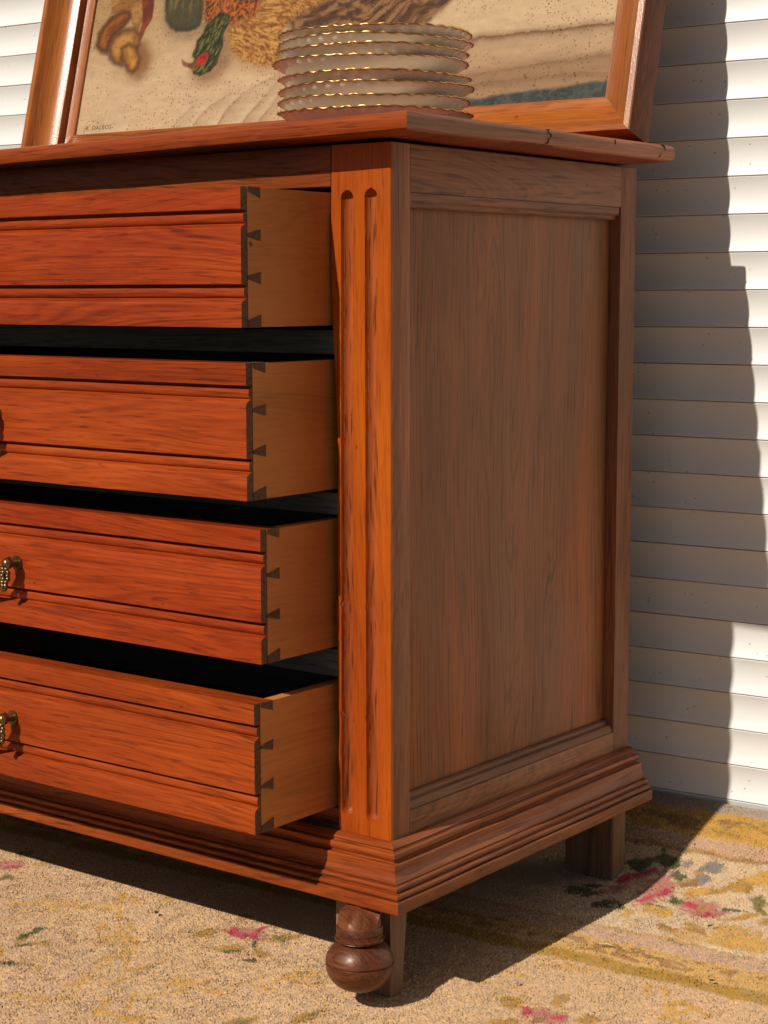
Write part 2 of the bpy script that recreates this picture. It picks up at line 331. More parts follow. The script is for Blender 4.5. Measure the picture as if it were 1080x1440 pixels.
# ------------------------------------------------------------------ rug
RUG_MARKS = [
('pink',0.8,0.0624,0.4663,22.86,19.33,45.55,-7.66),
('mag',1.0,0.0632,0.4428,63.49,45.42,134.88,-56.35),
('mag',1.0,0.0713,0.4687,63.41,56.76,181.5,-42.46),
('pink',0.7,0.0179,0.4863,29.58,22.28,53.56,-45.8),
('mag',0.8,0.0144,0.4851,40.27,30.44,107.08,-91.57),
('pink',0.8,0.0127,0.4443,41.19,28.31,75.82,-46.31),
('mag',0.7,0.0277,0.4987,63.56,47.28,142.89,-122.33),
('pink',0.75,0.1357,0.4493,30.86,14.64,4.56,-38.56),
('mag',1.0,0.1278,0.4493,83.91,10.81,-80.95,-137.37),
('mag',1.0,0.1484,0.4382,109.67,65.39,144.97,-79.61),
('mag',0.9,0.1196,0.4535,120.94,30.09,-95.83,-166.37),
('ochre',1.0,0.1367,0.4487,115.61,59.91,50.16,-151.99),
('green',1.0,0.0541,0.5281,112.17,26.81,-8.51,-89.9),
('green',1.0,0.0717,0.5093,92.78,36.03,14.55,-140.96),
('green',1.0,0.0982,0.4564,88.05,38.29,31.14,-106.03),
('green',1.0,0.0821,0.4306,57.46,28.22,43.05,-187.68),
('green',0.8,0.0533,0.3968,200.67,114.96,38.22,-50.19),
('green',1.0,0.0308,0.3989,51.71,34.93,70.76,-38.53),
('green',1.0,-0.0145,0.4191,44.51,25.03,18.0,-43.73),
('green',1.0,0.0144,0.5148,42.62,27.05,37.76,-71.57),
('green',1.0,0.0395,0.5304,68.35,63.7,58.25,-53.29),
('green',0.7,-0.0167,0.4441,68.46,40.84,40.21,-114.72),
('brown',1.0,0.092,0.502,54.52,32.52,59.76,-114.68),
('orange',1.0,0.0957,0.5257,94.45,83.98,97.83,-89.24),
('gold',0.7,0.1086,0.4859,42.13,30.85,77.67,-77.26),
('lav',0.8,0.1051,0.535,55.64,29.31,37.45,-109.58),
('lav',0.7,0.1055,0.5147,71.92,37.78,43.26,-127.13),
('lav',0.5,0.0727,0.5305,98.69,53.01,43.89,-126.93),
('ochre',1.0,0.1391,0.504,34.57,28.32,112.11,-112.71),
('ochre',1.0,0.1609,0.5234,32.4,25.89,80.16,-80.6),
('gold',1.0,0.1731,0.5383,45.04,34.37,37.2,-75.0),
('brown',1.0,0.1659,0.5212,113.82,90.58,187.17,-188.16),
('green',0.9,0.1711,0.4678,44.71,20.5,164.44,-299.05),
('olive',1.0,0.1894,0.4931,85.51,8.89,-52.63,-83.43),
('olive',1.0,0.2008,0.4775,178.47,86.37,25.12,-77.76),
('ochre',1.0,0.1852,0.4547,38.69,22.39,96.47,-73.19),
('ochre',1.0,0.2198,0.4575,67.71,32.25,42.24,-55.47),
('brown',1.0,0.1352,0.3691,66.97,26.92,-36.33,-119.52),
('brown',1.0,0.1233,0.3732,174.66,94.99,51.46,-67.58),
('brown',1.0,0.1675,0.3804,68.52,25.45,-31.25,-127.03),
('ochre',1.0,0.1557,0.392,77.62,32.63,-13.3,-108.74),
('gold',0.55,0.2089,0.3838,33.11,14.04,3.16,-21.4),
('gold',0.6,0.2375,0.3819,38.15,15.69,4.29,-30.5),
('gold',0.4,0.1627,0.3605,36.78,16.62,8.38,-53.94),
('cream',0.9,0.2193,0.3445,33.66,13.75,0.28,-182.35),
('cream',0.9,0.2484,0.3444,39.01,15.01,15.49,-249.78),
('gold',0.6,0.0946,0.415,47.59,20.99,-6.16,-62.23),
('gold',0.7,0.0703,0.3832,101.53,57.75,36.7,-48.19),
('ochre',1.0,0.1096,0.0672,67.47,37.1,8.31,-75.8),
('ochre',1.0,0.1469,0.1059,61.88,63.64,95.47,-4.53),
('ochre',1.0,0.1944,0.0786,66.7,43.31,63.33,-55.35),
('ochre',1.0,0.1331,0.0231,47.37,31.22,68.58,-90.07),
('pink',0.7,0.1596,0.0595,36.54,21.34,21.63,-49.98),
('mag',1.0,0.1687,0.0649,128.13,79.32,98.63,-129.54),
('mag',0.6,0.1345,0.0596,103.78,102.84,205.19,6.66),
('brown',1.0,0.1556,0.0491,114.75,72.7,73.99,-97.17),
('gold',0.55,0.2052,0.1932,238.49,88.52,-5.06,-45.57),
('gold',0.55,0.2182,0.1825,71.27,61.97,278.14,-6.01),
('gold',0.55,0.2242,0.1974,289.29,156.71,37.93,-49.82),
('gold',0.55,0.2493,0.1573,118.82,63.91,32.84,-43.13),
('gold',0.55,0.2605,0.1748,61.18,18.96,-48.28,-168.13),
('gold',0.55,0.2638,0.1492,47.18,29.03,166.65,-90.53),
('gold',0.55,0.2831,0.1639,77.52,28.41,-34.18,-144.71),
('gold',0.55,0.2557,0.1327,149.96,81.43,68.53,-90.01),
('gold',0.55,0.2776,0.136,57.13,25.23,42.18,-185.03),
('gold',0.35,0.0915,0.1864,36.55,20.35,26.78,-107.21),
('gold',0.35,0.0669,0.1352,36.55,21.23,35.76,-119.93),
('gold',0.35,0.117,0.1941,37.19,19.83,35.02,-118.38),
('pink',0.75,-0.2552,0.0526,26.85,22.45,22.33,-50.79),
('mag',0.9,-0.2481,0.0475,45.86,38.28,44.6,-101.66),
('mag',0.8,-0.2738,0.0501,64.04,103.7,153.19,50.94),
('mag',0.6,-0.2475,0.0702,64.72,84.85,223.65,33.15),
('ochre',1.0,-0.292,0.0259,40.27,43.41,86.9,-32.26),
('ochre',1.0,-0.2396,0.0038,34.11,32.53,71.27,-62.36),
('green',0.8,-0.2295,0.0011,74.21,70.76,118.75,-108.91),
('ochre',1.0,-0.2073,0.0698,33.54,31.53,95.7,-56.65),
('olive',1.0,-0.2143,0.0644,91.4,78.38,97.58,-128.15),
('green',0.9,-0.2219,0.0306,187.6,100.96,-29.03,-105.12),
('ochre',1.0,-0.1985,0.0143,35.01,123.32,95.06,51.1),
('green',1.0,-0.1933,-0.0097,84.91,75.2,117.46,-154.27),
('ochre',0.7,-0.2898,0.0897,109.12,97.22,51.41,-67.51),
('ochre',1.0,-0.452,-0.1137,44.09,74.13,125.69,33.12),
('green',1.0,-0.4552,-0.1043,31.21,48.43,191.75,26.14),
('green',1.0,-0.4308,-0.13,45.62,51.56,85.99,-112.93),
('ochre',1.0,-0.4183,-0.1161,57.2,67.41,93.99,-73.57),
('green',1.0,-0.4024,-0.1794,69.8,80.18,117.51,-154.34),
('ochre',1.0,-0.4389,-0.1598,136.54,158.13,36.66,-48.15),
('ochre',0.6,-0.3829,-0.1675,63.85,58.58,32.32,-309.62),
('ochre',0.6,-0.364,-0.1722,214.14,238.82,98.0,-128.71),
('pink',0.8,-0.6714,0.0518,33.4,42.88,46.72,-17.65),
('mag',0.7,-0.6607,0.0481,55.99,71.61,109.26,-41.11),
('olive',1.0,-0.6362,0.0195,61.67,79.91,87.86,-37.38),
('ochre',0.7,-0.6901,0.0996,66.29,82.91,76.87,-26.03),
('gold',0.5,-0.644,0.0816,33.85,42.04,109.51,-42.16),
('gold',0.5,-0.465,0.0539,33.04,58.27,229.01,97.34),
('gold',0.5,-0.4499,0.0195,67.76,88.48,122.64,0.41),
('gold',0.5,-0.4418,0.0567,67.69,45.89,-51.12,-166.33),
('gold',0.5,-0.4055,-0.0044,275.44,281.05,6.43,-8.44),
('gold',0.5,-0.4066,-0.0332,58.81,91.5,106.11,23.01),
('gold',0.5,-0.3819,-0.0085,85.4,56.21,-39.2,-142.94),
('gold',0.5,-0.3721,-0.0558,29.87,42.51,147.7,15.65),
('gold',0.5,-0.3465,-0.0436,55.35,40.01,-25.71,-134.42),
('gold',0.5,-0.3213,-0.0895,25.87,31.7,158.48,-32.16),
('gold',0.5,-0.3229,-0.0774,295.31,287.67,4.95,-8.62),
('gold',0.5,-0.3139,-0.1222,38.43,61.61,231.44,41.14),
('gold',0.5,-0.2748,-0.1044,41.99,47.29,136.95,-59.45),
('gold',0.5,-0.2672,-0.1473,30.74,38.42,173.04,-44.27),
('gold',0.5,-0.2113,-0.1047,43.44,47.39,75.38,-37.61),
('gold',0.5,-0.2019,-0.1375,21.93,24.27,181.69,-88.88),
('gold',0.5,-0.1956,-0.0927,30.42,30.48,125.17,-102.77),
('gold',0.5,-0.168,-0.1013,41.48,33.6,41.29,-178.48),
('gold',0.5,-0.1554,-0.0622,21.03,23.6,231.38,-84.29),
('gold',0.5,-0.1289,-0.0597,39.31,29.29,55.43,-196.45),
('gold',0.5,-0.1244,-0.0208,29.14,29.54,125.61,-28.7),
('gold',0.5,-0.101,-0.0207,42.51,31.69,51.36,-165.85),
('gold',0.5,-0.1073,0.004,41.08,44.54,204.04,-29.0),
('gold',0.5,-0.5338,-0.0281,18.7,22.2,98.49,-74.8),
('gold',0.5,-0.5002,-0.01,26.86,34.67,141.46,-23.37),
('gold',0.5,-0.3224,-0.2352,30.3,31.97,65.86,-133.58),
('gold',0.5,-0.2872,-0.2202,20.88,26.04,149.0,-69.99),
('gold',0.5,-0.2987,-0.1713,46.02,64.13,145.37,-9.55),
('gold',0.5,-0.2291,-0.2085,24.77,42.59,194.28,60.44),
('gold',0.5,-0.2025,-0.2104,42.07,31.73,-0.73,-188.99),
('gold',0.5,-0.1766,-0.2025,40.82,46.33,91.77,-42.99),
('gold',0.5,-0.2074,-0.1816,329.81,286.23,7.86,-27.62),
('gold',0.5,-0.4725,0.0024,46.48,55.19,90.98,-37.5),
('gold',0.5,-0.4142,0.0925,30.34,34.93,144.05,-28.88),
('ochre',1.0,-0.0858,-0.1377,34.2,34.19,96.15,-64.02),
('olive',0.7,-0.0848,-0.1414,68.91,68.01,217.27,-129.41),
('ochre',1.0,-0.0422,-0.0913,34.71,40.34,117.69,-15.7),
('olive',0.7,-0.0413,-0.0817,83.23,96.14,352.84,-48.35),
]
CANVAS_SHAPES = {
'body':[(-0.9189,0.3111),(-0.8553,0.3042),(-0.8404,0.2418),(-0.8429,0.2157),(-0.8571,0.223),(-0.8691,0.2445),(-0.8835,0.252),(-0.903,0.2456)],
'red':[(-0.854,0.3041),(-0.8267,0.3012),(-0.8215,0.2359),(-0.8321,0.2127),(-0.8413,0.2014),(-0.8397,0.2255)],
'cap':[(-0.9229,0.2208),(-0.9048,0.2417),(-0.8807,0.2507),(-0.8682,0.2464),(-0.8652,0.238),(-0.8759,0.2268),(-0.8914,0.2139),(-0.8995,0.2023),(-0.9016,0.1872),(-0.9127,0.1902),(-0.924,0.2003)],
'ring':[(-0.8982,0.1961),(-0.891,0.2118),(-0.8746,0.2206),(-0.8541,0.2207),(-0.8434,0.2117),(-0.8401,0.1953),(-0.8471,0.1858),(-0.8615,0.1809),(-0.8707,0.1756),(-0.8676,0.1662),(-0.8826,0.1704),(-0.8935,0.1794)],
'stub':[(-0.8727,0.1919),(-0.8598,0.1979),(-0.8454,0.1897),(-0.8344,0.1726),(-0.8358,0.1607),(-0.8434,0.1542),(-0.8529,0.157),(-0.8651,0.1731)],
'pot':[(-0.8074,0.2991),(-0.796,0.2275),(-0.7873,0.2147),(-0.771,0.2073),(-0.7462,0.2061),(-0.7281,0.2134),(-0.7253,0.2309),(-0.733,0.2911)],
'neck':[(-0.7365,0.2915),(-0.5803,0.2747),(-0.6201,0.2402),(-0.6307,0.2219),(-0.6684,0.2099),(-0.6868,0.2194),(-0.7035,0.219),(-0.7175,0.2163),(-0.7242,0.2327)],
'head':[(-0.7167,0.2123),(-0.7043,0.223),(-0.6911,0.2296),(-0.6758,0.2242),(-0.6757,0.2106),(-0.6828,0.1975),(-0.6803,0.1778),(-0.6843,0.1548),(-0.6963,0.1421),(-0.7146,0.1372),(-0.7275,0.1415),(-0.7342,0.1508),(-0.727,0.164),(-0.7327,0.1684),(-0.7298,0.1918),(-0.7198,0.2028)],
'patch':[(-0.7257,0.161),(-0.7207,0.1694),(-0.7063,0.1722),(-0.7039,0.1661),(-0.7111,0.1569),(-0.7206,0.1533)],
'beak':[(-0.7538,0.1642),(-0.7405,0.1582),(-0.726,0.159),(-0.7244,0.1481),(-0.7282,0.1449),(-0.7416,0.1514),(-0.7486,0.1559)],
'straw':[(-0.6766,0.2028),(-0.6572,0.2128),(-0.6311,0.2239),(-0.6078,0.2487),(-0.5117,0.2673),(-0.4828,0.2267),(-0.5683,0.2065),(-0.581,0.1886),(-0.5758,0.1595),(-0.5609,0.1394),(-0.6029,0.1445),(-0.637,0.1539),(-0.6663,0.1728)],
'tail':[(-0.5699,0.2044),(-0.53,0.2191),(-0.4975,0.2383),(-0.4431,0.2629),(-0.2195,0.2388),(-0.3007,0.2135),(-0.3301,0.1921),(-0.3542,0.1698),(-0.4014,0.1493),(-0.544,0.1611)],
'band':[(-0.2787,0.0721),(-0.2003,0.0753),(-0.1345,0.0773),(-0.0571,0.0854),(-0.0007,0.0893),(0.0125,-0.0093),(-0.2953,0.0064)],
'fold1':[(-0.6677,0.053),(-0.6507,0.0885),(-0.6199,0.1114),(-0.5767,0.1263),(-0.577,0.1216),(-0.6099,0.1068),(-0.6378,0.0819),(-0.651,0.052)],
'fold2':[(-0.6274,0.0507),(-0.6037,0.0855),(-0.5771,0.1159),(-0.573,0.1118),(-0.5924,0.0866),(-0.6087,0.0496)],
'fold3':[(-0.7161,0.0557),(-0.7055,0.0765),(-0.6833,0.0984),(-0.6804,0.0953),(-0.6999,0.0723),(-0.7063,0.0552)],
}
CANVAS_FOLDS = {'r1':[(-0.3024,0.1546),(-0.1866,0.1569),(-0.1061,0.1571),(-0.0382,0.1573)],'r2':[(-0.2945,0.1044),(-0.1699,0.1124),(-0.1002,0.1152),(-0.0331,0.1197)],'r3':[(-0.3032,0.0906),(-0.1776,0.0957),(-0.0299,0.096)],'f1':[(-0.6718,0.0494),(-0.6601,0.0756),(-0.6507,0.0885),(-0.6367,0.101),(-0.6199,0.1114),(-0.5985,0.1203),(-0.5767,0.1263)],'f2':[(-0.6318,0.049),(-0.6152,0.0729),(-0.6037,0.0855),(-0.5906,0.1017),(-0.574,0.1176)],'f3':[(-0.7202,0.0521),(-0.7031,0.0764),(-0.6867,0.0908),(-0.6648,0.101)],'f4':[(-0.6037,0.0475),(-0.5913,0.0676),(-0.5782,0.0838),(-0.5656,0.1019)],'f5':[(-0.7572,0.0542),(-0.7416,0.0748),(-0.7224,0.0893)]}

C_ = dict(pink=(.44,.19,.14), mag=(.46,.05,.075), ochre=(.42,.245,.055), gold=(.56,.33,.08), brown=(.33,.165,.055), orange=(.50,.25,.07), green=(.10,.10,.035), olive=(.20,.165,.045), lav=(.25,.21,.19), cream=(.64,.52,.36))
BASE_RUG = np.array((.590,.395,.225)); PINK_BAND = np.array((.535,.35,.225)); FIELD = np.array((.60,.45,.285))
class VNoise:
    """tileable value noise in numpy"""
    def __init__(s, seed, n=256): s.g = np.random.default_rng(seed).random((n, n)); s.n = n
    def __call__(s, x, y):
        xi = np.floor(x).astype(int); yi = np.floor(y).astype(int); fx = x-xi; fy = y-yi
        fx = fx*fx*(3-2*fx); fy = fy*fy*(3-2*fy); n = s.n; g = s.g
        a, b, c, d = g[xi % n, yi % n], g[(xi+1) % n, yi % n], g[xi % n, (yi+1) % n], g[(xi+1) % n, (yi+1) % n]
        return (a*(1-fx)+b*fx)*(1-fy) + (c*(1-fx)+d*fx)*fy
    def fbm(s, x, y, o=4):
        t = 0; a = .5; k = 0
        for i in range(o): t = t + a*s(x*2**i + 17.3*i, y*2**i + 5.1*i); k += a; a *= .5
        return t/k
vn1, vn2, vn3 = VNoise(1), VNoise(2), VNoise(3)
def lerp(c, k, m): return c*(1-m[:, None]) + np.asarray(k)[None, :]*m[:, None]
def ss(a, b, x): t = np.clip((x-a)/(b-a), 0, 1); return t*t*(3-2*t)
def rug_seen(x, y):      # only the near side shows; keep the repeats of the motif off it
    return -.95 < x < .55 and y > -.42 and x < .1+(y+.42)*1.6 and y > -.35-.8*(x+.25)-.1
def rug_pattern(x, y):
    c = np.repeat(BASE_RUG[None, :], len(x), 0)
    s = y - .067*x
    wob = (vn1.fbm(x*45+50, y*45+50, 3)-.5)*.012
    n2 = vn2.fbm(x*9+40, y*9+40, 4)
    c = c*(.92+.18*n2)[:, None]
    c = lerp(c, (.60,.36,.12), .16*ss(.5, .75, vn3.fbm(x*14+30, y*20+30, 3)))
    sw_ = s + wob
    def band(lo, hi, col, a=1., e=.004):
        nonlocal c
        c = lerp(c, col, a*ss(lo-e, lo+e, sw_)*(1-ss(hi-e, hi+e, sw_)))
    band(.233, .286, (.58,.36,.115)); band(.286, .322, PINK_BAND); band(.329, .547, FIELD)
    band(.2025, .2325, (.41,.24,.03)); band(.321, .328, (.45,.27,.08), .8, .003)
    scr = vn1.fbm(x*70+9, y*110+9, 3)
    c = lerp(c, (.30,.155,.05), .8*ss(.50, .60, scr)*ss(.236, .246, sw_)*(1-ss(.272, .285, sw_)))
    band(.545, .552, (.33,.18,.05), .9, .003); band(.552, .573, PINK_BAND); band(.573, .618, (.53,.31,.065))
    c = lerp(c, (.30,.16,.045), .85*ss(.5, .6, vn2.fbm(x*30+9, y*80+9, 3))*ss(.576, .586, sw_)*(1-ss(.606, .616, sw_)))
    band(.618, 9, (.36,.29,.225))
    dx = (vn1.fbm(x*90+3, y*90+3, 2)-.5)*.012; dy = (vn2.fbm(x*90+3, y*90+3, 2)-.5)*.012
    fray = vn3.fbm(x*160+7, y*160+7, 2)
    for col, st_, cx, cy, a, b, e, d in RUG_MARKS:
        for ox, oy in ((0,0),(-.93,.02),(.74,.03),(-.40,-.34),(.33,-.42)):
            X = x+dx-cx-ox; Y = y+dy-cy-oy
            if (ox or oy) and rug_seen(cx+ox, cy+oy): continue
            near = (np.abs(X) < .12) & (np.abs(Y) < .14)
            if not near.any(): continue
            u = a*X[near]+b*Y[near]; v = e*X[near]+d*Y[near]; r = np.sqrt(u*u+v*v)
            m = (1-ss(.72, 1.25, r + (fray[near]-.5)*.9))*min(1, st_*1.7)
            if oy != 0 or ox != 0: m = m*.85
            c[near] = lerp(c[near], C_[col], m)
    return c*np.array((.93,.87,.78))
def col_attr(me, cols):
    at = me.color_attributes.new('pigment', 'FLOAT_COLOR', 'POINT')
    a = np.ones((len(cols), 4), dtype=np.float32); a[:, :3] = cols; at.data.foreach_set('color', a.ravel())
def np_mesh(name, V, F, mat, parent, cols=None, smooth=False):
    me = bpy.data.meshes.new(name); n = F.shape[1]
    me.vertices.add(len(V)); me.vertices.foreach_set('co', V.astype(np.float32).ravel())
    me.loops.add(F.size); me.loops.foreach_set('vertex_index', F.astype(np.int32).ravel())
    me.polygons.add(len(F)); me.polygons.foreach_set('loop_start', np.arange(0, F.size, n, dtype=np.int32)); me.polygons.foreach_set('loop_total', np.full(len(F), n, dtype=np.int32))
    me.update(calc_edges=True); me.validate()
    if cols is not None: col_attr(me, cols)
    me.materials.append(mat)
    if smooth: me.shade_smooth()
    return link(bpy.data.objects.new(name, me), parent)
rug = empty('rug', (-.2, .1, 0), 'worn beige floral rug under the chest, with ochre border bands and pink roses', 'rug')
RO = np.array((-.2, .1, 0))
RX0, RX1, RY0 = -1.75, 1.25, -1.25
def rug_edge(x): return WY + x*WT - .010
zt_y = np.linspace(RY0, .80, 2051); zt = np.array([rug_z(t) for t in zt_y])
def place(x, y):
    y = np.minimum(y, rug_edge(x)); z = np.interp(y - (rug_edge(x)-.64)*ss(.3, .5, y), zt_y, zt)
    z = z + .0012*vn1.fbm(x*14+60, y*14+60, 2) - .0018
    return y, z
nx, ny = 500, 330
gx, gy = np.meshgrid(np.linspace(RX0, RX1, nx), np.linspace(RY0, .72, ny), indexing='ij')
gx = gx.ravel(); gy = gy.ravel(); yy, zz = place(gx, gy)
I = np.arange(nx*ny).reshape(nx, ny)
Fq = np.stack([I[:-1, :-1], I[1:, :-1], I[1:, 1:], I[:-1, 1:]], -1).reshape(-1, 4)
Vt = np.stack([gx, yy, zz-.0010], 1)
# the cut edge has thickness: a skirt just under the rim
np_mesh('rug_backing', Vt-RO, Fq, PILE, rug, rug_pattern(gx, yy)*.97)
def tufts(x0, x1, y0, y1, step, hgt):
    tx, ty = np.meshgrid(np.arange(x0, x1, step), np.arange(y0, y1, step), indexing='ij')
    tx = tx.ravel() + rng.uniform(-.5, .5, tx.size)*step; ty = ty.ravel() + rng.uniform(-.5, .5, ty.size)*step
    ok = ty < rug_edge(tx)-.003; tx, ty = tx[ok], ty[ok]
    _, tz = place(tx, ty); n = len(tx)
    col = rug_pattern(tx, ty)*(1 + rng.normal(0, .035, n))[:, None]
    col = np.clip(col + rng.normal(0, .008, (n, 3)), .004, 1)
    r = step*rng.uniform(.80, 1.1, n); a0 = rng.uniform(0, 6.28, n)
    V = np.empty((n, 4, 3))
    for k in range(3):
        V[:, k, 0] = tx + r*np.cos(a0+2.094*k); V[:, k, 1] = ty + r*np.sin(a0+2.094*k); V[:, k, 2] = tz - .0010
    cl = vn2.fbm(tx*55+20, ty*55+20, 3)
    V[:, 3, 0] = tx + rng.normal(0, .55, n)*step + (cl-.5)*step*2; V[:, 3, 1] = ty + rng.normal(0, .55, n)*step
    V[:, 3, 2] = tz + hgt*(.55+.6*cl)*rng.uniform(.8, 1.15, n)
    b = np.arange(n)*4
    F = np.concatenate([np.stack([b, b+1, b+3], 1), np.stack([b+1, b+2, b+3], 1), np.stack([b+2, b, b+3], 1)])
    return V.reshape(-1, 3), F, np.repeat(col, 4, 0)
V1, F1, c1 = tufts(-.95, .60, -.45, .70, .0024, .0019)
o = np_mesh('pile', V1-RO, F1, PILE, rug, c1); tag(o, kind='stuff')

# ------------------------------------------------------------------ chest of drawers
W = .99; XL = -W; D = .502
CH = (-.495, .25, 0)
chest = empty('chest_of_drawers', CH, 'tall brown wooden chest with four drawers pulled partly open and fluted corner posts', 'chest of drawers')
def cbox(name, *a, **k): return box(name, *a, parent=chest, origin=CH, **k)
def top_z(x): return .9256 + .016*(x-.05)
def top_skew(x, y): return .0083*((y+.04)/.5305)*((x-XL+.05)/1.09)     # the right edge is not quite square        # the boards of the top sag to the left

# tabletop : rounded edge run round a rectangle
def tabletop():
    x0, x1, y0, y1 = XL-.05, .0497, -.040, .4905
    pr = [(.040,-.0206),(.0080,-.0202),(.0040,-.0195),(.0013,-.0176),(.0,-.0143),(.0,-.0062),(.0008,-.0034),(.0026,-.0014),(.0055,-.0004),(.010,0.)]
    pass
    path = []
    def seg(a, b, n): return [(a[0]+(b[0]-a[0])*i/n, a[1]+(b[1]-a[1])*i/n) for i in range(n)]
    cs = [(x0,y0),(x1,y0),(x1,y1),(x0,y1)]
    corners = set()
    for i in range(4):
        corners.add(len(path)); path += seg(cs[i], cs[(i+1) % 4], 44 if i % 2 == 0 else 26)
    bm = bmesh.new(); rings = []
    cx, cy = (x0+x1)/2, (y0+y1)/2
    for e, dz in pr:
        row = []
        for (x, y) in path:
            xx = min(max(x, x0+e), x1-e); yy_ = min(max(y, y0+e), y1-e)
            w = mnoise.noise(Vector((x*7, y*7, e*40)))*.0007
            w2 = mnoise.noise(Vector((x*30, y*30, dz*90)))*.0004
            ny_ = (1 if y <= y0+1e-6 else 0); nx_ = (1 if x >= x1-1e-6 else 0)
            row.append(bm.verts.new((xx + top_skew(xx, yy_) - nx_*(w+w2), yy_ + ny_*(w+w2), top_z(xx) - .0037*(yy_+.04)*.98 + dz + w)))
        rings.append(row)
    n = len(path)
    for a, b in zip(rings, rings[1:]):
        for i in range(n): bm.faces.new((a[i], a[(i+1) % n], b[(i+1) % n], b[i]))
    bm.faces.new(rings[-1]); bm.faces.new(rings[0][::-1])
    o = finish(bm, 'tabletop', W_RAIL, chest, CH, angle=30)
    o.data.materials.append(W_SIDE_Y)
    for p in o.data.polygons:
        c = p.center
        if p.normal.x > .6 or (c.x+CH[0] > x1-.003+top_skew(x1, c.y+CH[1]) and abs(p.normal.y) < .5): p.material_index = 1
    return o
top = tabletop()
# splits in the side edge of the top
def crack(pts, wd=.0011):
    bm = bmesh.new()
    vs_ = []
    for i, (y, z) in enumerate(pts):
        w_ = wd*(.5+random.random()*.8)
        vs_.append([bm.verts.new((.0501+top_skew(.05, y), y-w_/2, top_z(.05)+z)), bm.verts.new((.0501+top_skew(.05, y), y+w_/2, top_z(.05)+z)), bm.verts.new((.046, y+w_/2, top_z(.05)+z)), bm.verts.new((.046, y-w_/2, top_z(.05)+z))])
    for a, b in zip(vs_, vs_[1:]):
        for i in range(4): bm.faces.new((a[i], a[(i+1) % 4], b[(i+1) % 4], b[i]))
    bm.faces.new(vs_[0]); bm.faces.new(vs_[-1])
    finish(bm, 'split', CRACK, top, (0,0,0)).location = (-CH[0], -CH[1], -CH[2])
crack([(.213,-.0015),(.213,-.0062),(.2175,-.0068),(.2175,-.0105),(.2140,-.0115),(.2120,-.0165),(.2085,-.0180)])
crack([(.352,-.0040),(.3522,-.0095)], .0014)
crack([(.462,-.0030),(.4665,-.0050),(.4668,-.0105)])
crack([(.458,-.0125),(.4535,-.0180)])
# boards under the top that close the carcass
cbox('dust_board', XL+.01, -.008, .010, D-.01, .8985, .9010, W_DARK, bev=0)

# fluted corner posts : a height field on the front
def post(x0f, xr, flutes, name, mirror=False):
    zs = sorted(set(list(np.linspace(.172, .8995, 90)) + list(np.linspace(.182, .205, 14)) + list(np.linspace(.838, .856, 14))))
    nxp = 150
    bm = bmesh.new(); rows = []
    for z in zs:
        xl = x0f(z); row = []
        for i in range(nxp+1):
            x = xl + (xr-xl)*i/nxp
            d = .0
            for fc, z0, z1, hw in flutes:
                c = fc(z); zc = min(max(z, z0+hw), z1-hw); r = math.hypot((x-c), (z-zc))
                if r < hw: d = max(d, .0092*math.sqrt(max(0, 1-(r/hw)**2.2)))
            if i in (0, nxp): d = max(d, .0012)
            elif i in (1, nxp-1): d = max(d, .0003)
            d += .0003*mnoise.noise(Vector((x*60, z*9, 3)))
            row.append(bm.verts.new((x, d, z)))
        rows.append(row)
    for a, b in zip(rows, rows[1:]):
        for i in range(nxp): bm.faces.new((a[i], a[i+1], b[i+1], b[i]))
    # returns to the back
    yb = .0326
    bl = [bm.verts.new((r[0].co.x, yb, r[0].co.z)) for r in rows]; br = [bm.verts.new((r[-1].co.x, yb, r[-1].co.z)) for r in rows]
    for i in range(len(rows)-1):
        bm.faces.new((rows[i][0], rows[i+1][0], bl[i+1], bl[i])); bm.faces.new((rows[i][-1], br[i], br[i+1], rows[i+1][-1])); bm.faces.new((bl[i], bl[i+1], br[i+1], br[i]))
    bm.faces.new(rows[0] + [br[0], bl[0]]); bm.faces.new(rows[-1][::-1] + [bl[-1], br[-1]])
    o = finish(bm, name, W_POST, chest, CH, angle=35)
    o.data.materials.append(W_SIDE_Z); o.data.materials.append(W_FLUTE)
    for p in o.data.polygons:
        if p.normal.y < -.3 and p.center.y + CH[1] > .0046: p.material_index = 2
        if abs(p.normal.x) > .9 and p.center.y + CH[1] > .004 and p.area > 5e-6: p.material_index = 1
    return o
def warp(z):            # worn, wavering inner edge of the post
    t = (.9-z)/.73
    return -.0788 + .0082*ssf(t, .05, .55) + .0012*math.sin(z*23) + (.0022 if .24 < z < .345 and False else 0) + (-.0028 if .30 < z < .42 else 0)
def ssf(t, a, b): t = min(max((t-a)/(b-a), 0), 1); return t*t*(3-2*t)
post(warp, 0.0, [(lambda z: -.0565-.0022*(.85-z)/.66, .1900, .8525, .0079), (lambda z: -.0257+.0010*(.85-z)/.66, .1885, .8535, .0079)], 'corner_post')
post(lambda z: XL, XL+.076, [(lambda z: XL+.0258, .189, .853, .0079), (lambda z: XL+.0562, .189, .853, .0079)], 'corner_post')

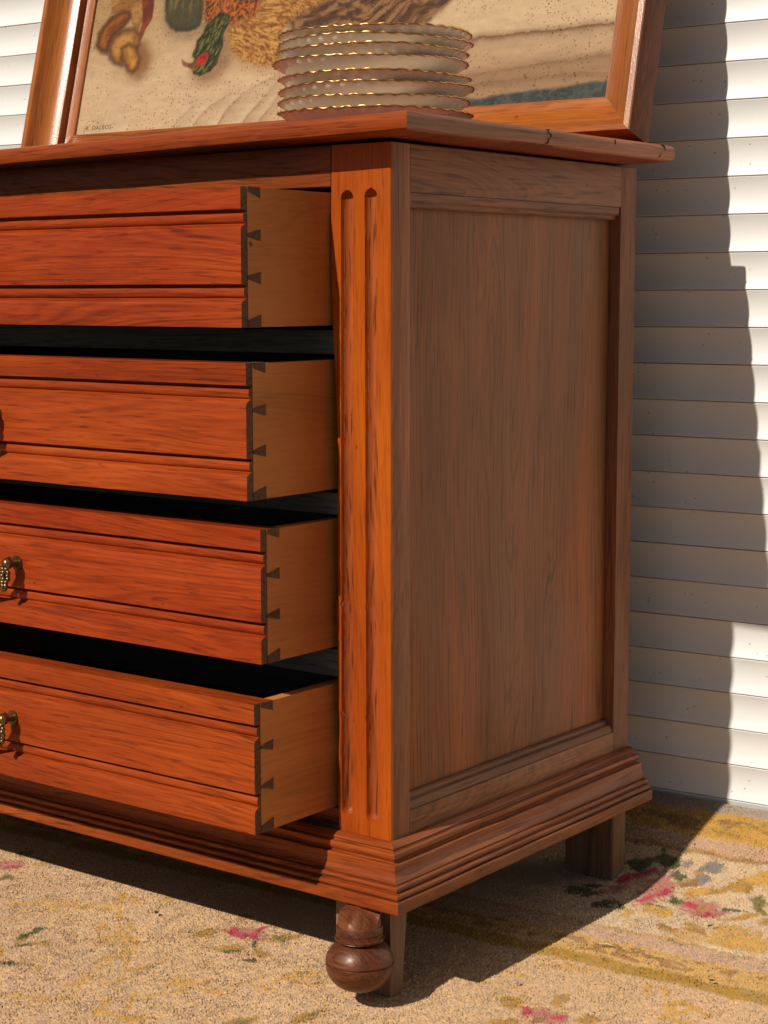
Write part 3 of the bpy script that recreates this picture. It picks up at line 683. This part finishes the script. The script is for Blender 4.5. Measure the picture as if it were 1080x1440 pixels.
# side frames and panels, right then left
for sgn, xf in ((1, 0.0), (-1, XL)):
    def bx(name, xo, xi, y0, y1, z0, z1, mat, bev=.0009):
        return cbox(name, xf - sgn*xi, xf - sgn*xo, y0, y1, z0, z1, mat, bev=bev)
    bx('rear_post', 0.0005, .034, .4655, D, .172, .8995, W_SIDE_Z)
    bx('side_rail', 0.0, .030, .0332, .4649, .8508, .8993, W_SIDE_Y)
    bx('side_rail', 0.0, .030, .0332, .4649, .1700, .1975, W_SIDE_Y)
    bx('side_panel', .0150, .024, .030, .4640, .1900, .8560, W_PANEL, .0004)
    def strip(pr, name):
        rings = [[(xf - sgn*a, y, z) for a, z in pr] for y in np.linspace(.0332, .4635, 24)]
        rings = [[(p[0] + .0003*mnoise.noise(Vector((p[1]*20, p[2]*90, 1))), p[1], p[2]) for p in r] for r in rings]
        sweep(name, rings, W_SIDE_Y, chest, CH)
    strip([(.0020,.8506),(.0016,.8490),(.0022,.8430),(.0040,.8412),(.0062,.8408),(.0068,.8402),(.0066,.8372),(.0082,.8358),(.0149,.8356),(.0149,.8506)], 'panel_moulding')
    strip([(.0149,.1977),(.0149,.2126),(.0120,.2127),(.0096,.2110),(.0090,.2080),(.0074,.2068),(.0046,.2062),(.0026,.2040),(.0018,.2010),(.0018,.1977)], 'panel_moulding')
# back and bottom
cbox('back_panel', XL+.012, -.012, .4860, .4980, .172, .8985, W_DARK, bev=0)
cbox('bottom_board', XL+.012, -.012, .010, .486, .1600, .1715, W_DARK, bev=0)

# front rails between the drawers
cbox('drawer_rail', XL+.0765, -.0720, .0140, .032, .1712, .1905, W_RAIL)
cbox('top_rail', XL+.0765, -.0790, .0010, .026, .8578, .8990, W_RAIL)
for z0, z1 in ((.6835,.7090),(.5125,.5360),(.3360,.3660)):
    cbox('drawer_rail', XL+.0765, -.0720, .0140, .030, z0, z1, W_DARK)  # rails in the gaps share the shade-imitating carcass tone
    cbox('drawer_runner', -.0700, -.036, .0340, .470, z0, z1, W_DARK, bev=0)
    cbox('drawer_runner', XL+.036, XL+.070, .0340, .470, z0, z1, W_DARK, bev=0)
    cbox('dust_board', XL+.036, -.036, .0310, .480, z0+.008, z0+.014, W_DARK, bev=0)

# base moulding, mitred at the corners
BP = [(0,.1722),(.0050,.1722),(.0062,.1714),(.0090,.1700),(.0112,.1678),(.0104,.1664),(.0100,.1656),(.0104,.1648),(.0152,.1646),(.0162,.1638),(.0166,.1622),(.0164,.1600),(.0156,.1585),(.0144,.1562),(.0132,.1552),(.0134,.1541),(.0196,.1538),(.0203,.1530),(.0205,.1515),(.0200,.1480),(.0203,.1445),(.0213,.1412),(.0230,.1384),(.0250,.1364),(.0256,.1360),(.0240,.1354),(.0242,.1346),(.0284,.1344),(.0294,.1334),(.0297,.1318),(.0293,.1300),(.0282,.1292),(.0276,.1285),(.0282,.1279),(.0318,.1276),(.0332,.1264),(.0336,.1248),(.0332,.1230),(.0316,.1224),(.0306,.1219),(.0308,.1213),(.0356,.1212),(.0366,.1203),(.0367,.1190),(.0367,.1092),(.0358,.1078),(0,.1076)]
def wv_(p, s):  return .00045*mnoise.noise(Vector((p*9, s*300, 2))) + .0003*mnoise.noise(Vector((p*40, s*300, 5)))
ts = np.linspace(0, 1, 60)
def base_ring(kind, t):
    r = []
    for o_, z in BP:
        if kind == 'f': xa, xb = XL-o_, 0+o_; x = xa+(xb-xa)*t; r.append((x, -o_ + (wv_(x, z) if 0 < t < 1 else 0), z))
        elif kind == 'r': ya, yb = -o_, D; y = ya+(yb-ya)*t; r.append((o_ + (wv_(y, z+.3) if 0 < t < 1 else 0), y, z + (.0006*mnoise.noise(Vector((y*12, 1, 7))) if 0 < t < 1 else 0)))
        else: ya, yb = D, -o_; y = ya+(yb-ya)*t; r.append((XL-o_, y, z))
    return r
sweep('base_moulding', [base_ring('f', t) for t in ts], W_RAIL, chest, CH, angle=30)
sweep('base_moulding', [base_ring('r', t) for t in ts], W_BASE_Y, chest, CH, angle=30)
sweep('base_moulding', [base_ring('l', t) for t in ts], W_BASE_Y, chest, CH, angle=30)
# square legs behind, bun feet in front
def leg(x0, x1, y0, y1, taper, rnd=0):
    bm = bmesh.new(); add_box(bm, x0, x1, y0, y1, 0.0, .1075, .0)
    for v in bm.verts:
        if v.co.z < .05 and v.co.y > (y0+y1)/2: v.co.y -= taper
    es = [e for e in bm.edges if abs(e.verts[0].co.z-e.verts[1].co.z) > .05 and rnd and abs(e.verts[0].co.x-(x0 if rnd < 0 else x1)) < 1e-4]
    if es: bmesh.ops.bevel(bm, geom=es, offset=abs(rnd), segments=5, affect='EDGES', profile=.5)
    es = [e for e in bm.edges if e.calc_face_angle(0) > .7]
    bmesh.ops.bevel(bm, geom=es, offset=.0012, segments=2, affect='EDGES')
    return finish(bm, 'leg', W_LEG, chest, CH)
leg(-.0755, -.0015, 0.0005, .0322, .011); leg(-.0750, -.0005, .4670, .5015, .002, -.012)
leg(XL+.0015, XL+.0755, 0.0005, .0322, .011); leg(XL+.0005, XL+.0750, .4670, .5015, .002, .012)
def bun(cx):
    P = []
    for i in range(15):
        f = -1 + 1.06*i/14; z = .0465 + .0295*f; P.append((max(.001, .0362*math.sqrt(max(0, 1-f*f))**.92), z))
    P += [(.0352,.0486),(.0346,.0492),(.0347,.0498),(.0358,.0506)]
    for i in range(11):
        f = .16 + .74*i/10; P.append((.0366*math.sqrt(1-f*f)**.95, .0465 + .0300*f))
    P += [(.0262,.0738),(.0256,.0746),(.0266,.0752),(.0268,.0762),(.0258,.0770),(.0246,.0776),(.0245,.0806),(.0240,.0809),(.0240,.0813),(.0247,.0816),(.0247,.0866),(.0240,.0884)]
    cy_ = -.0365
    bm = bmesh.new(); n = 56; rows = []
    for r, z in P:
        rows.append([bm.verts.new((cx + r*math.cos(2*math.pi*i/n)*(1+.010*mnoise.noise(Vector((math.cos(6.28*i/n)*2, math.sin(6.28*i/n)*2, z*40)))), cy_ + r*math.sin(2*math.pi*i/n), z + .0004*mnoise.noise(Vector((math.cos(6.28*i/n)*1.5, math.sin(6.28*i/n)*1.5, z*60+4))))) for i in range(n)])
    for a, b in zip(rows, rows[1:]):
        for i in range(n): bm.faces.new((a[i], a[(i+1) % n], b[(i+1) % n], b[i]))
    bm.faces.new(rows[0][::-1]); bm.faces.new(rows[-1])
    finish(bm, 'bun_foot', W_BUN, chest, CH, angle=22)
    # sawn block on top that carries the moulding: slopes down to the right
    bm = bmesh.new(); k = 24; A, B = [], []
    for i in range(k):
        a = 2*math.pi*i/k; x, y = .0232*math.cos(a), .0232*math.sin(a)
        zt_ = min(.1074, max(.0900, .1022 - .38*max(0, x+.010) - .06*(x+.02)))
        f_ = ssf(y, -.004, .017); zt_ = zt_*(1-f_) + .1074*f_
        A.append(bm.verts.new((cx+x, cy_+y, .0880))); B.append(bm.verts.new((cx+x*.95, cy_+y*.95, zt_)))
    for i in range(k): bm.faces.new((A[i], A[(i+1) % k], B[(i+1) % k], B[i]))
    bm.faces.new(A[::-1]); cpt = bm.verts.new((cx-.003, cy_+.006, .1073))
    for i in range(k): bm.faces.new((B[i], B[(i+1) % k], cpt))
    finish(bm, 'foot_block', W_BUN, chest, CH, angle=60)
bun(-.0140); bun(XL+.0140)

# drawers
DX1, DX0 = -.0815, XL+.0815
FP = [(0, 0.0), (0, 0.158), (0.001, 0.162), (0.0086, 0.164), (0.0088, 0.178), (0.0062, 0.1805), (0.005, 0.187), (0.0041, 0.199), (0.0037, 0.215), (0.0038, 0.229), (0.0045, 0.243), (0.0058, 0.254), (0.007, 0.26), (0.0068, 0.264), (0.0052, 0.269), (0.003, 0.277), (0.0012, 0.285), (0.0002, 0.294), (0, 0.301), (0, 0.688), (0.001, 0.693), (0.0086, 0.695), (0.0088, 0.709), (0.0062, 0.7115), (0.005, 0.718), (0.0041, 0.73), (0.0037, 0.746), (0.0038, 0.76), (0.0045, 0.774), (0.0058, 0.785), (0.007, 0.791), (0.0068, 0.795), (0.0052, 0.8), (0.003, 0.808), (0.0012, 0.816), (0.0002, 0.825), (0, 0.832), (0, 1.0)]
TH = .028; LAP = .0095
def drawer(z0, z1, yf, tilt, label, hz):
    """yf: front face; tilt: front edge sits this much lower or higher than the rear"""
    H = z1-z0; og = (DX1-.415, .1, z0)
    yb = yf + .455
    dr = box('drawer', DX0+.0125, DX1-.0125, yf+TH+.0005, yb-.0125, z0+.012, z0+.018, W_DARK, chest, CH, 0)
    if label: dr['label'] = label
    loc = Vector(CH)
    # children meshes are in drawer-local space (drawer origin = chest origin)
    def fp_ring(x):
        r = []
        for o_, f in FP: r.append((x, yf + o_ + .0004*mnoise.noise(Vector((x*8, f*6, z0*50))), z1 - f*H + tilt*.5 + .0003*mnoise.noise(Vector((x*5, z0*9, f)))))
        # rear edge of the board follows
        return r
    xs = np.linspace(DX0, DX1, 50); rings = []
    for x in xs:
        front = fp_ring(x); back = [(x, yf+TH, z0+tilt*.45), (x, yf+TH, z1+tilt*.45)]
        rings.append(front + back)
    fb = sweep('drawer_front', rings, W_FRONT, dr, CH, angle=28)
    fb.data.materials.append(W_END)
    for p in fb.data.polygons:
        if abs(p.normal.x) > .9: p.material_index = 1
    es = .0
    # side boards, each with the tails; the pins show as darker wedges
    SH_ = H-.0012
    for sgn, xs_ in ((1, DX1), (-1, DX0)):
        xi = xs_ - sgn*.0125
        bm = bmesh.new(); add_box(bm, min(xi, xs_ + sgn*.0004), max(xi, xs_ + sgn*.0004), yf+LAP, yb, z0+.0003, z1-.0006, 0)
        for v in bm.verts: v.co.z += tilt*(.5 - (v.co.y-yf)/(yb-yf))
        finish(bm, 'drawer_side', W_BOX, dr, CH)
        for (f0, f1, g0, g1) in PINS:
            # (narrow top, narrow bottom) at the lap line, (wide top, wide bottom) at the shoulder; fractions of height from the top
            y0, y1 = yf+LAP-.0003, yf+TH+.0005
            q_ = [(y0, z1-f0*H), (y0, z1-f1*H), (y1, z1-g1*H), (y1, z1-g0*H)]
            q_ = [(y, z + tilt*.48 + random.uniform(-.0004, .0004)) for y, z in q_]
            xo = xs_ + sgn*.0010
            vsx = [(xo, y, z) for y, z in q_] + [(xi, y, z) for y, z in q_]
            bm = bmesh.new(); vv = [bm.verts.new(p) for p in vsx]
            for f in ((0,1,2,3),(4,7,6,5),(0,4,5,1),(1,5,6,2),(2,6,7,3),(3,7,4,0)): bm.faces.new([vv[i] for i in f])
            finish(bm, 'dovetail_pin', W_END, dr, CH, smooth=False)
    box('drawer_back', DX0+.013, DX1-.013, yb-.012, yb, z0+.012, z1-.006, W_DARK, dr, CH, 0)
    # brass drop handle
    hx_, hy_ = -.4955 - (.006 if z0 > .5 else 0), yf
    zc = hz
    for s_ in (-1, 1):
        xp = hx_ + s_*.046
        bm = bmesh.new(); tube_bm(bm, [(xp, hy_+.004, zc+.002), (xp, hy_-.002, zc+.002)], .0085, 16); tube_bm(bm, [(xp, hy_-.001, zc+.002), (xp, hy_-.013, zc+.003)], [.0042, .0034], 10)
        ball_bm(bm, (xp, hy_-.015, zc+.003), .0066, 1, 1, 1, 14, 10)
        finish(bm, 'handle_post', BRASS, dr, CH)
    bm = bmesh.new()
    pts = []; rr = []
    for i in range(33):
        t = -1 + 2*i/32; x = hx_ + .0465*math.copysign(abs(t)**.8, t); z = zc + .003 - .030*(1-abs(t)**2.6); pts.append((x, hy_-.0145-.004*(1-t*t), z)); rr.append(.0028+.0016*math.exp(-(t/.3)**2)+.0012*math.exp(-((abs(t)-.72)/.14)**2))
    tube_bm(bm, pts, rr, 10)
    for s_ in (-1, 1):      # grape-cluster terminals
        xp = hx_ + s_*.0465
        tube_bm(bm, [(xp+s_*.004, hy_-.016, zc+.010), (xp+s_*.0065, hy_-.019, zc+.008), (xp+s_*.006, hy_-.020, zc+.002), (xp+s_*.002, hy_-.020, zc-.004)], [.0024, .0030, .0030, .0022], 8)
        for r_ in range(7):
            for c_ in range(3):
                w_ = (.0055, .0070, .0068, .0058, .0046, .0032, .0014)[r_]
                ball_bm(bm, (xp - s_*.001 + (c_-1)*w_*.8 + (r_ % 2)*.001, hy_-.0195-random.uniform(0, .0022)-(.0015 if c_ == 1 else 0), zc-.0025-r_*.0038), .0029, 1, 1, 1.1, 8, 6)
    finish(bm, 'handle_bail', BRASS, dr, CH)
    return dr
PINS = [(.000,.035,.000,.078), (.330,.352,.300,.385), (.632,.655,.602,.690), (.945,1.0,.905,1.0)]
for ch_ in (0,): pass
DR = [drawer(.7140, .8522, -.1365, 0.0, 'top drawer, pulled out furthest', .790),
      drawer(.5408, .6788, -.1312, 0.0, 'second drawer from the top', .612),
      drawer(.3700, .5088, -.1118, .0018, 'third drawer from the top, open least', .4405),
      drawer(.1940, .3312, -.1242, .0006, 'bottom drawer', .2625)]

# ------------------------------------------------------------------ framed painting
LEAN, SPIN, PSI = R(15.0), R(.3), .0675
P0 = Vector((.033, .4221, .9390))
cs_, sn_ = math.cos(PSI), math.sin(PSI)
Nn = Vector((sn_*math.cos(LEAN), -cs_*math.cos(LEAN), math.sin(LEAN))); T0 = Vector((-sn_*math.sin(LEAN), cs_*math.sin(LEAN), math.cos(LEAN))); X0 = Vector((cs_, sn_, 0))
XA = X0*math.cos(SPIN) + T0*math.sin(SPIN); TA = T0*math.cos(SPIN) - X0*math.sin(SPIN)
FH = .056                                   # depth of the frame
PW, PH = .998, .56
pic = empty('framed_painting', (0,0,0), 'leaning still life of game in a glossy brown wooden frame on the chest top', 'painting')
PM = Matrix((XA, -Nn, TA)).transposed().to_4x4(); PM.translation = P0 - Nn*FH - XA*(PW/2); pic.matrix_world = PM
# local: x along the width (right edge = PW/2), y = depth (front face at -FH), z = up the slope
FR = [(0,0),(0,.0540),(.0012,.0558),(.0080,.0560),(.0096,.0548),(.0112,.0510),(.0155,.0435),(.0205,.0370),(.0265,.0316),(.0335,.0276),(.0405,.0252),(.0430,.0246),(.0434,.0235),(.0434,.0120),(.0446,.0115),(.0602,.0110),(.0609,.0102),(.0609,.0030),(.0520,.0030),(.0520,0)]
hw = PW/2
def rail(kind):
    rings = []
    n = 40
    for i in range(n+1):
        t = i/n; ring = []
        for w, hgt in FR:
            if kind in 'lr':
                z = w + (PH-2*w)*t; x = (-hw+w) if kind == 'l' else (hw-w)
            else:
                x = (-hw+w) + (2*hw-2*w)*t; z = w if kind == 'b' else PH-w
            jit = .00035*mnoise.noise(Vector((x*6, z*6, w*80)))
            ring.append((x, -hgt+jit, z))
        rings.append(ring)
    o = sweep('frame_rail', rings, W_FRAME_T if kind in 'lr' else W_FRAME_A, pic, angle=35)
    if kind in 'lr':
        o.data.materials.append(W_FRAME_S)
        for p in o.data.polygons:
            if abs(p.normal.x) > .95 and abs(abs(p.center.x)-hw) < .001: p.material_index = 1
    return o
for kk in 'lrbt': rail(kk)
box('backing_board', -hw+.0525, hw-.0525, -.0028, -.0008, .0525, PH-.0525, BACKING, pic, bev=0)
# canvas, pigments painted per vertex
def inside(poly, x, y):
    p = np.asarray(poly); n = len(p); c = np.zeros(x.shape, bool); j = n-1
    for i in range(n):
        xi, yi, xj, yj = *p[i], *p[j]
        m = ((yi > y) != (yj > y)) & (x < (xj-xi)*(y-yi)/(yj-yi+1e-12)+xi); c ^= m; j = i
    return c
def segdist(poly, x, y, closed=True):
    p = np.asarray(poly); n = len(p); d = np.full(x.shape, 9.)
    for i in range(n if closed else n-1):
        a, b = p[i], p[(i+1) % n]; ab = b-a; t = np.clip(((x-a[0])*ab[0]+(y-a[1])*ab[1])/(ab@ab+1e-12), 0, 1)
        d = np.minimum(d, np.hypot(x-a[0]-t*ab[0], y-a[1]-t*ab[1]))
    return d
ca0, ca1, ct0, ct1 = -PW+.0590, -.0590, .0590, PH-.0590
nu, nv = 760, 330
U, Vv = np.meshgrid(np.linspace(ca0, ca1, nu), ct0 + (ct1-ct0)*np.linspace(0, 1, nv)**1.12, indexing='ij'); U = U.ravel(); Vv = Vv.ravel()
def paint():
    x, y = U, Vv
    n1 = vn1.fbm(x*14+60, y*14+60, 4); n2 = vn2.fbm(x*60+90, y*60+90, 4); n3 = vn3.fbm(x*170+90, y*170+90, 3)
    wx = x + (n2-.5)*.006; wy = y + (vn1.fbm(x*60+30, y*60+30, 3)-.5)*.006
    c = np.repeat(np.array([[.60,.46,.29]]), len(x), 0)
    lf = ss(-.62, -.95, x)*ss(.12, .25, y)
    c = lerp(c, (.40,.265,.115), lf*.8)
    c = lerp(c, (.60,.47,.31), ss(.45, .7, n1)*.6*(1-lf))
    c = lerp(c, (.45,.30,.16), ss(.52, .75, vn2.fbm(x*7+20, y*22+20, 4))*.45)
    rt = ss(-.40, -.25, x)
    c = lerp(c, (.62,.48,.30), rt*.6); c = lerp(c, (.42,.275,.16), rt*ss(.165, .105, y)*.75)
    # background and dark ground higher up
    c = lerp(c, (.16,.10,.055), ss(.275, .33, y + (n1-.5)*.06))
    def sdf(name):
        d = segdist(CANVAS_SHAPES[name], wx, wy); return np.where(inside(CANVAS_SHAPES[name], wx, wy), -d, d)
    def lay(name, col, soft=.0022, a=1.):
        nonlocal c
        d = sdf(name); c = lerp(c, col, a*(1-ss(-soft, soft, d))); return d
    def glow(name, col, r, a, dx=0, dy=0):
        nonlocal c
        d = segdist(CANVAS_SHAPES[name], x-dx, y-dy); ins = inside(CANVAS_SHAPES[name], x-dx, y-dy); d = np.where(ins, 0, d)
        c = lerp(c, col, a*np.exp(-(d/r)**2))
    glow('stub', (.27,.125,.04), .014, .8, .012, -.003); glow('pot', (.30,.20,.10), .012, .6, .004, -.004); glow('head', (.30,.17,.08), .014, .75, .012, -.002); glow('straw', (.42,.26,.12), .012, .6)
    # folds of the cloth
    for nm, a, rr_ in (('f1', .75, .016), ('f2', .6, .012), ('f3', .5, .012), ('f4', .5, .010), ('f5', .35, .010)):
        P = CANVAS_FOLDS[nm]; px_ = np.array([p[0] for p in P]); py_ = np.array([p[1] for p in P]); o_ = np.argsort(py_)
        fx_ = x + (n1-.5)*.005; d = segdist(P, fx_, y, False); right = fx_ > np.interp(wy, py_[o_], px_[o_])
        fade = .35 + .65*ss(.3, .6, vn2.fbm(x*25+70, y*25+70, 3))
        c = lerp(c, (.34,.215,.12), 1.15*a*fade*(np.exp(-(d/.0026)**2)*.38 + np.where(right, np.exp(-(d/rr_))*.55, 0)))
        c = lerp(c, (.70,.57,.39), a*fade*np.where(right, 0, np.exp(-((d-.005)/.005)**2)*.45))
    for nm, a, w in (('r1', .8, .0045), ('r2', .5, .006), ('r3', .45, .008)):
        P = CANVAS_FOLDS[nm]; d = segdist(P, wx, wy, False); yl = np.interp(wx, [p[0] for p in P], [p[1] for p in P])
        below = (wy < yl)
        c = lerp(c, (.25,.145,.075), a*np.where(below, np.exp(-(d/(w*3.2))**2)*.6, 0) + a*np.exp(-(d/w)**2)*.6)
    db = lay('band', (.082,.095,.085), .003); 
    c = lerp(c, (.15,.155,.135), (1-ss(-.002, .002, db))*ss(.45, .7, n3)*.6)
    # gourd-like mushrooms
    d = lay('body', (.34,.175,.055)); ins = 1-ss(-.002, .002, d)
    c = lerp(c, (.46,.27,.09), ins*ss(.42, .62, vn1.fbm(x*50, y*90+9, 3))*.8)
    d = lay('red', (.20,.050,.018)); c = lerp(c, (.30,.09,.03), (1-ss(-.002, .002, d))*ss(.45, .65, n2))
    for nm, base, hi in (('cap', (.23,.085,.02), (.38,.16,.04)), ('ring', (.33,.165,.05), (.50,.285,.10)), ('stub', (.38,.19,.045), (.55,.31,.09))):
        dd = segdist(CANVAS_SHAPES[nm], x, y); 
        glow(nm, (.12,.05,.015), .004, .75, .0, -.001)
        d = lay(nm, base, .0016); ins = 1-ss(-.0016, .0016, d)
        c = lerp(c, hi, ins*ss(.002, .011, -d)*ss(.3, .6, vn2.fbm(x*80, y*45+4, 3))); c = lerp(c, (.10,.045,.015), ins*np.exp(-((d+.001)/.0022)**2)*.55)
    # dark pot
    d = lay('pot', (.115,.10,.05), .003); ins = 1-ss(-.003, .003, d)
    c = lerp(c, (.26,.19,.075), ins*ss(.48, .68, vn3.fbm(x*120, y*26+4, 3))*ss(.215, .26, y)*.9); c = lerp(c, (.07,.06,.035), ins*np.exp(-((d+.004)/.005)**2)*.5)
    # bird: straw feathers, speckled neck, dark tail
    def feather(name, base, hi, lo, ang, fx, fy, soft=.005):
        nonlocal c
        d = lay(name, base, soft); ins = 1-ss(-soft, soft, d + (n3-.5)*.008)
        ca, sa = math.cos(ang), math.sin(ang); bend = (n1-.5)*.06
        uu = ca*x + sa*y + bend; vv = -sa*x + ca*y + bend
        st_ = vn2.fbm(uu*fx+40, vv*fy+40, 3)
        c = lerp(c, hi, ins*ss(.50, .66, st_)*.9); c = lerp(c, lo, ins*ss(.48, .34, st_)*.85)
        return ins
    feather('straw', (.42,.22,.065), (.58,.36,.13), (.26,.115,.03), -.6, 170, 520)
    i_ = feather('tail', (.22,.115,.05), (.36,.215,.10), (.11,.058,.032), .35, 60, 260, .007)
    feather('neck', (.36,.12,.03), (.52,.20,.05), (.08,.045,.02), .9, 330, 380)
    d = lay('head', (.065,.070,.025), .0022); ins = 1-ss(-.002, .002, d)
    st_ = vn1.fbm((x*.5+y*.86)*130+9, (-x*.86+y*.5)*480+9, 3)
    c = lerp(c, (.22,.205,.055), ins*ss(.46, .68, st_)*ss(.001, .006, -d)); c = lerp(c, (.03,.03,.015), ins*ss(.44, .34, st_)*.8)
    d = lay('patch', (.50,.035,.018), .0014); c = lerp(c, (.30,.02,.012), (1-ss(-.001, .001, d))*ss(.5, .7, n3))
    d = lay('beak', (.22,.095,.035), .0014); c = lerp(c, (.38,.20,.09), (1-ss(-.001, .001, d))*ss(.5, .7, n3)*.7)
    # brush grain and yellowed varnish
    c = c*(.90 + .20*vn3.fbm(x*40, y*160+3, 3))[:, None]*(.95+.10*n3)[:, None]
    return np.clip(.62*(np.clip(c, 0, 1)/.62)**1.35*np.array((.70,.685,.70)), .003, 1)
I = np.arange(nu*nv).reshape(nu, nv)
Fq = np.stack([I[:-1, :-1], I[1:, :-1], I[1:, 1:], I[:-1, 1:]], -1).reshape(-1, 4)
Vc = np.stack([U + PW/2, np.full(len(U), -.0070), Vv], 1)
cvs = np_mesh('canvas', Vc, Fq, CANVAS, pic, paint(), smooth=True)
fc = bpy.data.curves.new('signature', 'FONT'); fc.body = 'R. DALBOS-'; fc.size = .0092; fc.extrude = .00005; fc.space_character = 1.15
tmp = bpy.data.objects.new('signature_tmp', fc); COL.objects.link(tmp)
dg = bpy.context.evaluated_depsgraph_get(); sm = bpy.data.meshes.new_from_object(tmp.evaluated_get(dg)); bpy.data.objects.remove(tmp)
sm.name = 'signature'; sm.materials.clear(); sm.materials.append(INK)
sg = link(bpy.data.objects.new('signature', sm), cvs); sg.rotation_euler = (R(90), 0, 0); sg.location = (-.9190+PW/2, -.0073, .0680)

# ------------------------------------------------------------------ stack of scalloped dishes
RIMS = [1.0300, 1.0209, 1.0105, .9990, .9830, .9710, .9578, .9452]
NAMES = ['topmost cream scalloped dish with gilt rim, on top of the stack', 'second dish from the top of the gilt-rimmed stack', 'third dish from the top of the gilt-rimmed stack', 'fourth dish from the top, above the widest gap in the stack', 'fifth dish from the top, below the widest gap in the stack', 'third dish from the bottom of the gilt-rimmed stack', 'second dish from the bottom of the gilt-rimmed stack', 'bottom dish of the gilt-rimmed stack, resting on the chest top']
DC = (-.138, .150)
OUT = [(.0,-.0225),(.045,-.0226),(.066,-.0222),(.068,-.0210),(.076,-.0190),(.0855,-.0154),(.0930,-.0113),(.0988,-.0074),(.1032,-.0038),(.1056,-.0016),(.1074,-.0002)]
INN = [(.1070,.0004),(.1030,-.0012),(.0985,-.0046),(.0925,-.0088),(.0850,-.0130),(.0740,-.0166),(.058,-.0185),(.0,-.0190)]
NT_ = 324
for i, zr in enumerate(RIMS):
    zb = zr - .0226
    d = empty('scalloped_dish', (DC[0]+random.uniform(-.003, .003), DC[1]+random.uniform(-.003, .003), zb), NAMES[i], 'dish', 'gilt-rimmed scalloped dishes in one stack')
    d.rotation_euler = (R(random.uniform(-.7, .7)), R(random.uniform(-.9, .6)), random.uniform(0, 6.28))
    NF = 38; ph = [random.uniform(-.3, .3) for _ in range(NF)]; am = [random.uniform(.7, 1.3) for _ in range(NF)]
    def flute(t):
        u = t/(2*math.pi)*NF; k = int(u) % NF; f = u-int(u)
        a = am[k]*(1-f) + am[(k+1) % NF]*f
        return math.cos(2*math.pi*u)*a
    bm = bmesh.new(); rows = []
    s_rim = []
    big = random.uniform(0, 6.28)
    for r, z in OUT+INN:
        row = []
        w = min(1, max(0, (r-.1020)/.0050))**1.2
        for j in range(NT_):
            t = 2*math.pi*j/NT_; fl = flute(t)
            rr = r + w*(.0013*fl + .0010*math.sin(2*t+big)); zz_ = z + .0226 + w*(.0008*flute(t+.05) + .0008*math.sin(3*t+big))
            if r == 0: rr = .0005
            row.append(bm.verts.new((rr*math.cos(t), rr*math.sin(t), zz_)))
        rows.append(row)
    for a, b in zip(rows, rows[1:]):
        for j in range(NT_): bm.faces.new((a[j], a[(j+1) % NT_], b[(j+1) % NT_], b[j]))
    rimpts = [(v.co.x, v.co.y, v.co.z+.0002) for v in rows[len(OUT)-1]][::2]
    bm.faces.new(rows[0][::-1]); bm.faces.new(rows[-1])
    bo = finish(bm, 'bowl', PORC, d, angle=60)
    bm = bmesh.new(); tube_bm(bm, rimpts, [.00105*(1+.4*mnoise.noise(Vector((p[0]*160, p[1]*160, i*7)))) for p in rimpts], 7, closed=True)
    finish(bm, 'gilt_rim', GOLD, d, angle=80)

# ------------------------------------------------------------------ litter on the rug
STRAWM = plain('dry_straw', (.62,.48,.26), .7); STONE = plain('grey_grit', (.42,.34,.25), .8); DARKM = plain('dry_leaf', (.05,.035,.03), .8)
def lit(name, x, y, label, cat, mat, kind):
    z = rug_z(y) + .0035
    bm = bmesh.new()
    if kind == 'stick': tube_bm(bm, [(-.008, .0, 0), (-.003, .0012, .0008), (.003, .0008, .0010), (.0085, -.0012, .0002)], [.0006, .0008, .0007, .0004], 6)
    elif kind == 'grit':
        ball_bm(bm, (0,0,.001), .0026, 1.2, .8, .7, 8, 6)
        for v in bm.verts: v.co += Vector((mnoise.noise(v.co*700), mnoise.noise(v.co*700+Vector((3,1,2))), mnoise.noise(v.co*700+Vector((7,3,1)))))*.0008
    else:
        pts = [(-.0035,0,.0002),(-.001,.0016,.0012),(.0025,.0012,.0008),(.0038,-.0004,.0016),(.0008,-.0014,.0004)]
        lo = [bm.verts.new((a, b, c)) for a, b, c in pts]; hi = [bm.verts.new((a, b, c+.0006)) for a, b, c in pts]; n = len(pts)
        bm.faces.new(lo[::-1]); bm.faces.new(hi)
        for i in range(n): bm.faces.new((lo[i], lo[(i+1) % n], hi[(i+1) % n], hi[i]))
    o = finish(bm, name, mat, None); o.location = (x, y, z); o.rotation_euler = (0, 0, random.uniform(0, 3)); tag(o, label, cat)
    return o
o = lit('straw', .1086, .266, 'pale bit of straw lying on the ochre band of the rug', 'straw', STRAWM, 'stick'); o.rotation_euler.z = .35
lit('grit', .0897, .1082, 'small pale grit on plain rug near the corner of the chest shadow', 'grit', STONE, 'grit')
lit('leaf_scrap', .1759, .3926, 'dark leaf scrap between the rose and the thin ochre line', 'leaf scrap', DARKM, 'leaf')
lit('leaf_scrap', .2560, .2408, 'dark leaf scrap on the broad mustard stripe at right', 'leaf scrap', DARKM, 'leaf')
lit('grit', -.3791, .0306, 'dark crumb of grit on the rug below the drawers, left of the rose', 'grit', DARKM, 'grit')
o = lit('twig', -.0288, -.006, 'thin brown twig on the rug in front of the bun foot', 'twig', plain('twig_bark', (.24,.10,.05), .8), 'stick')
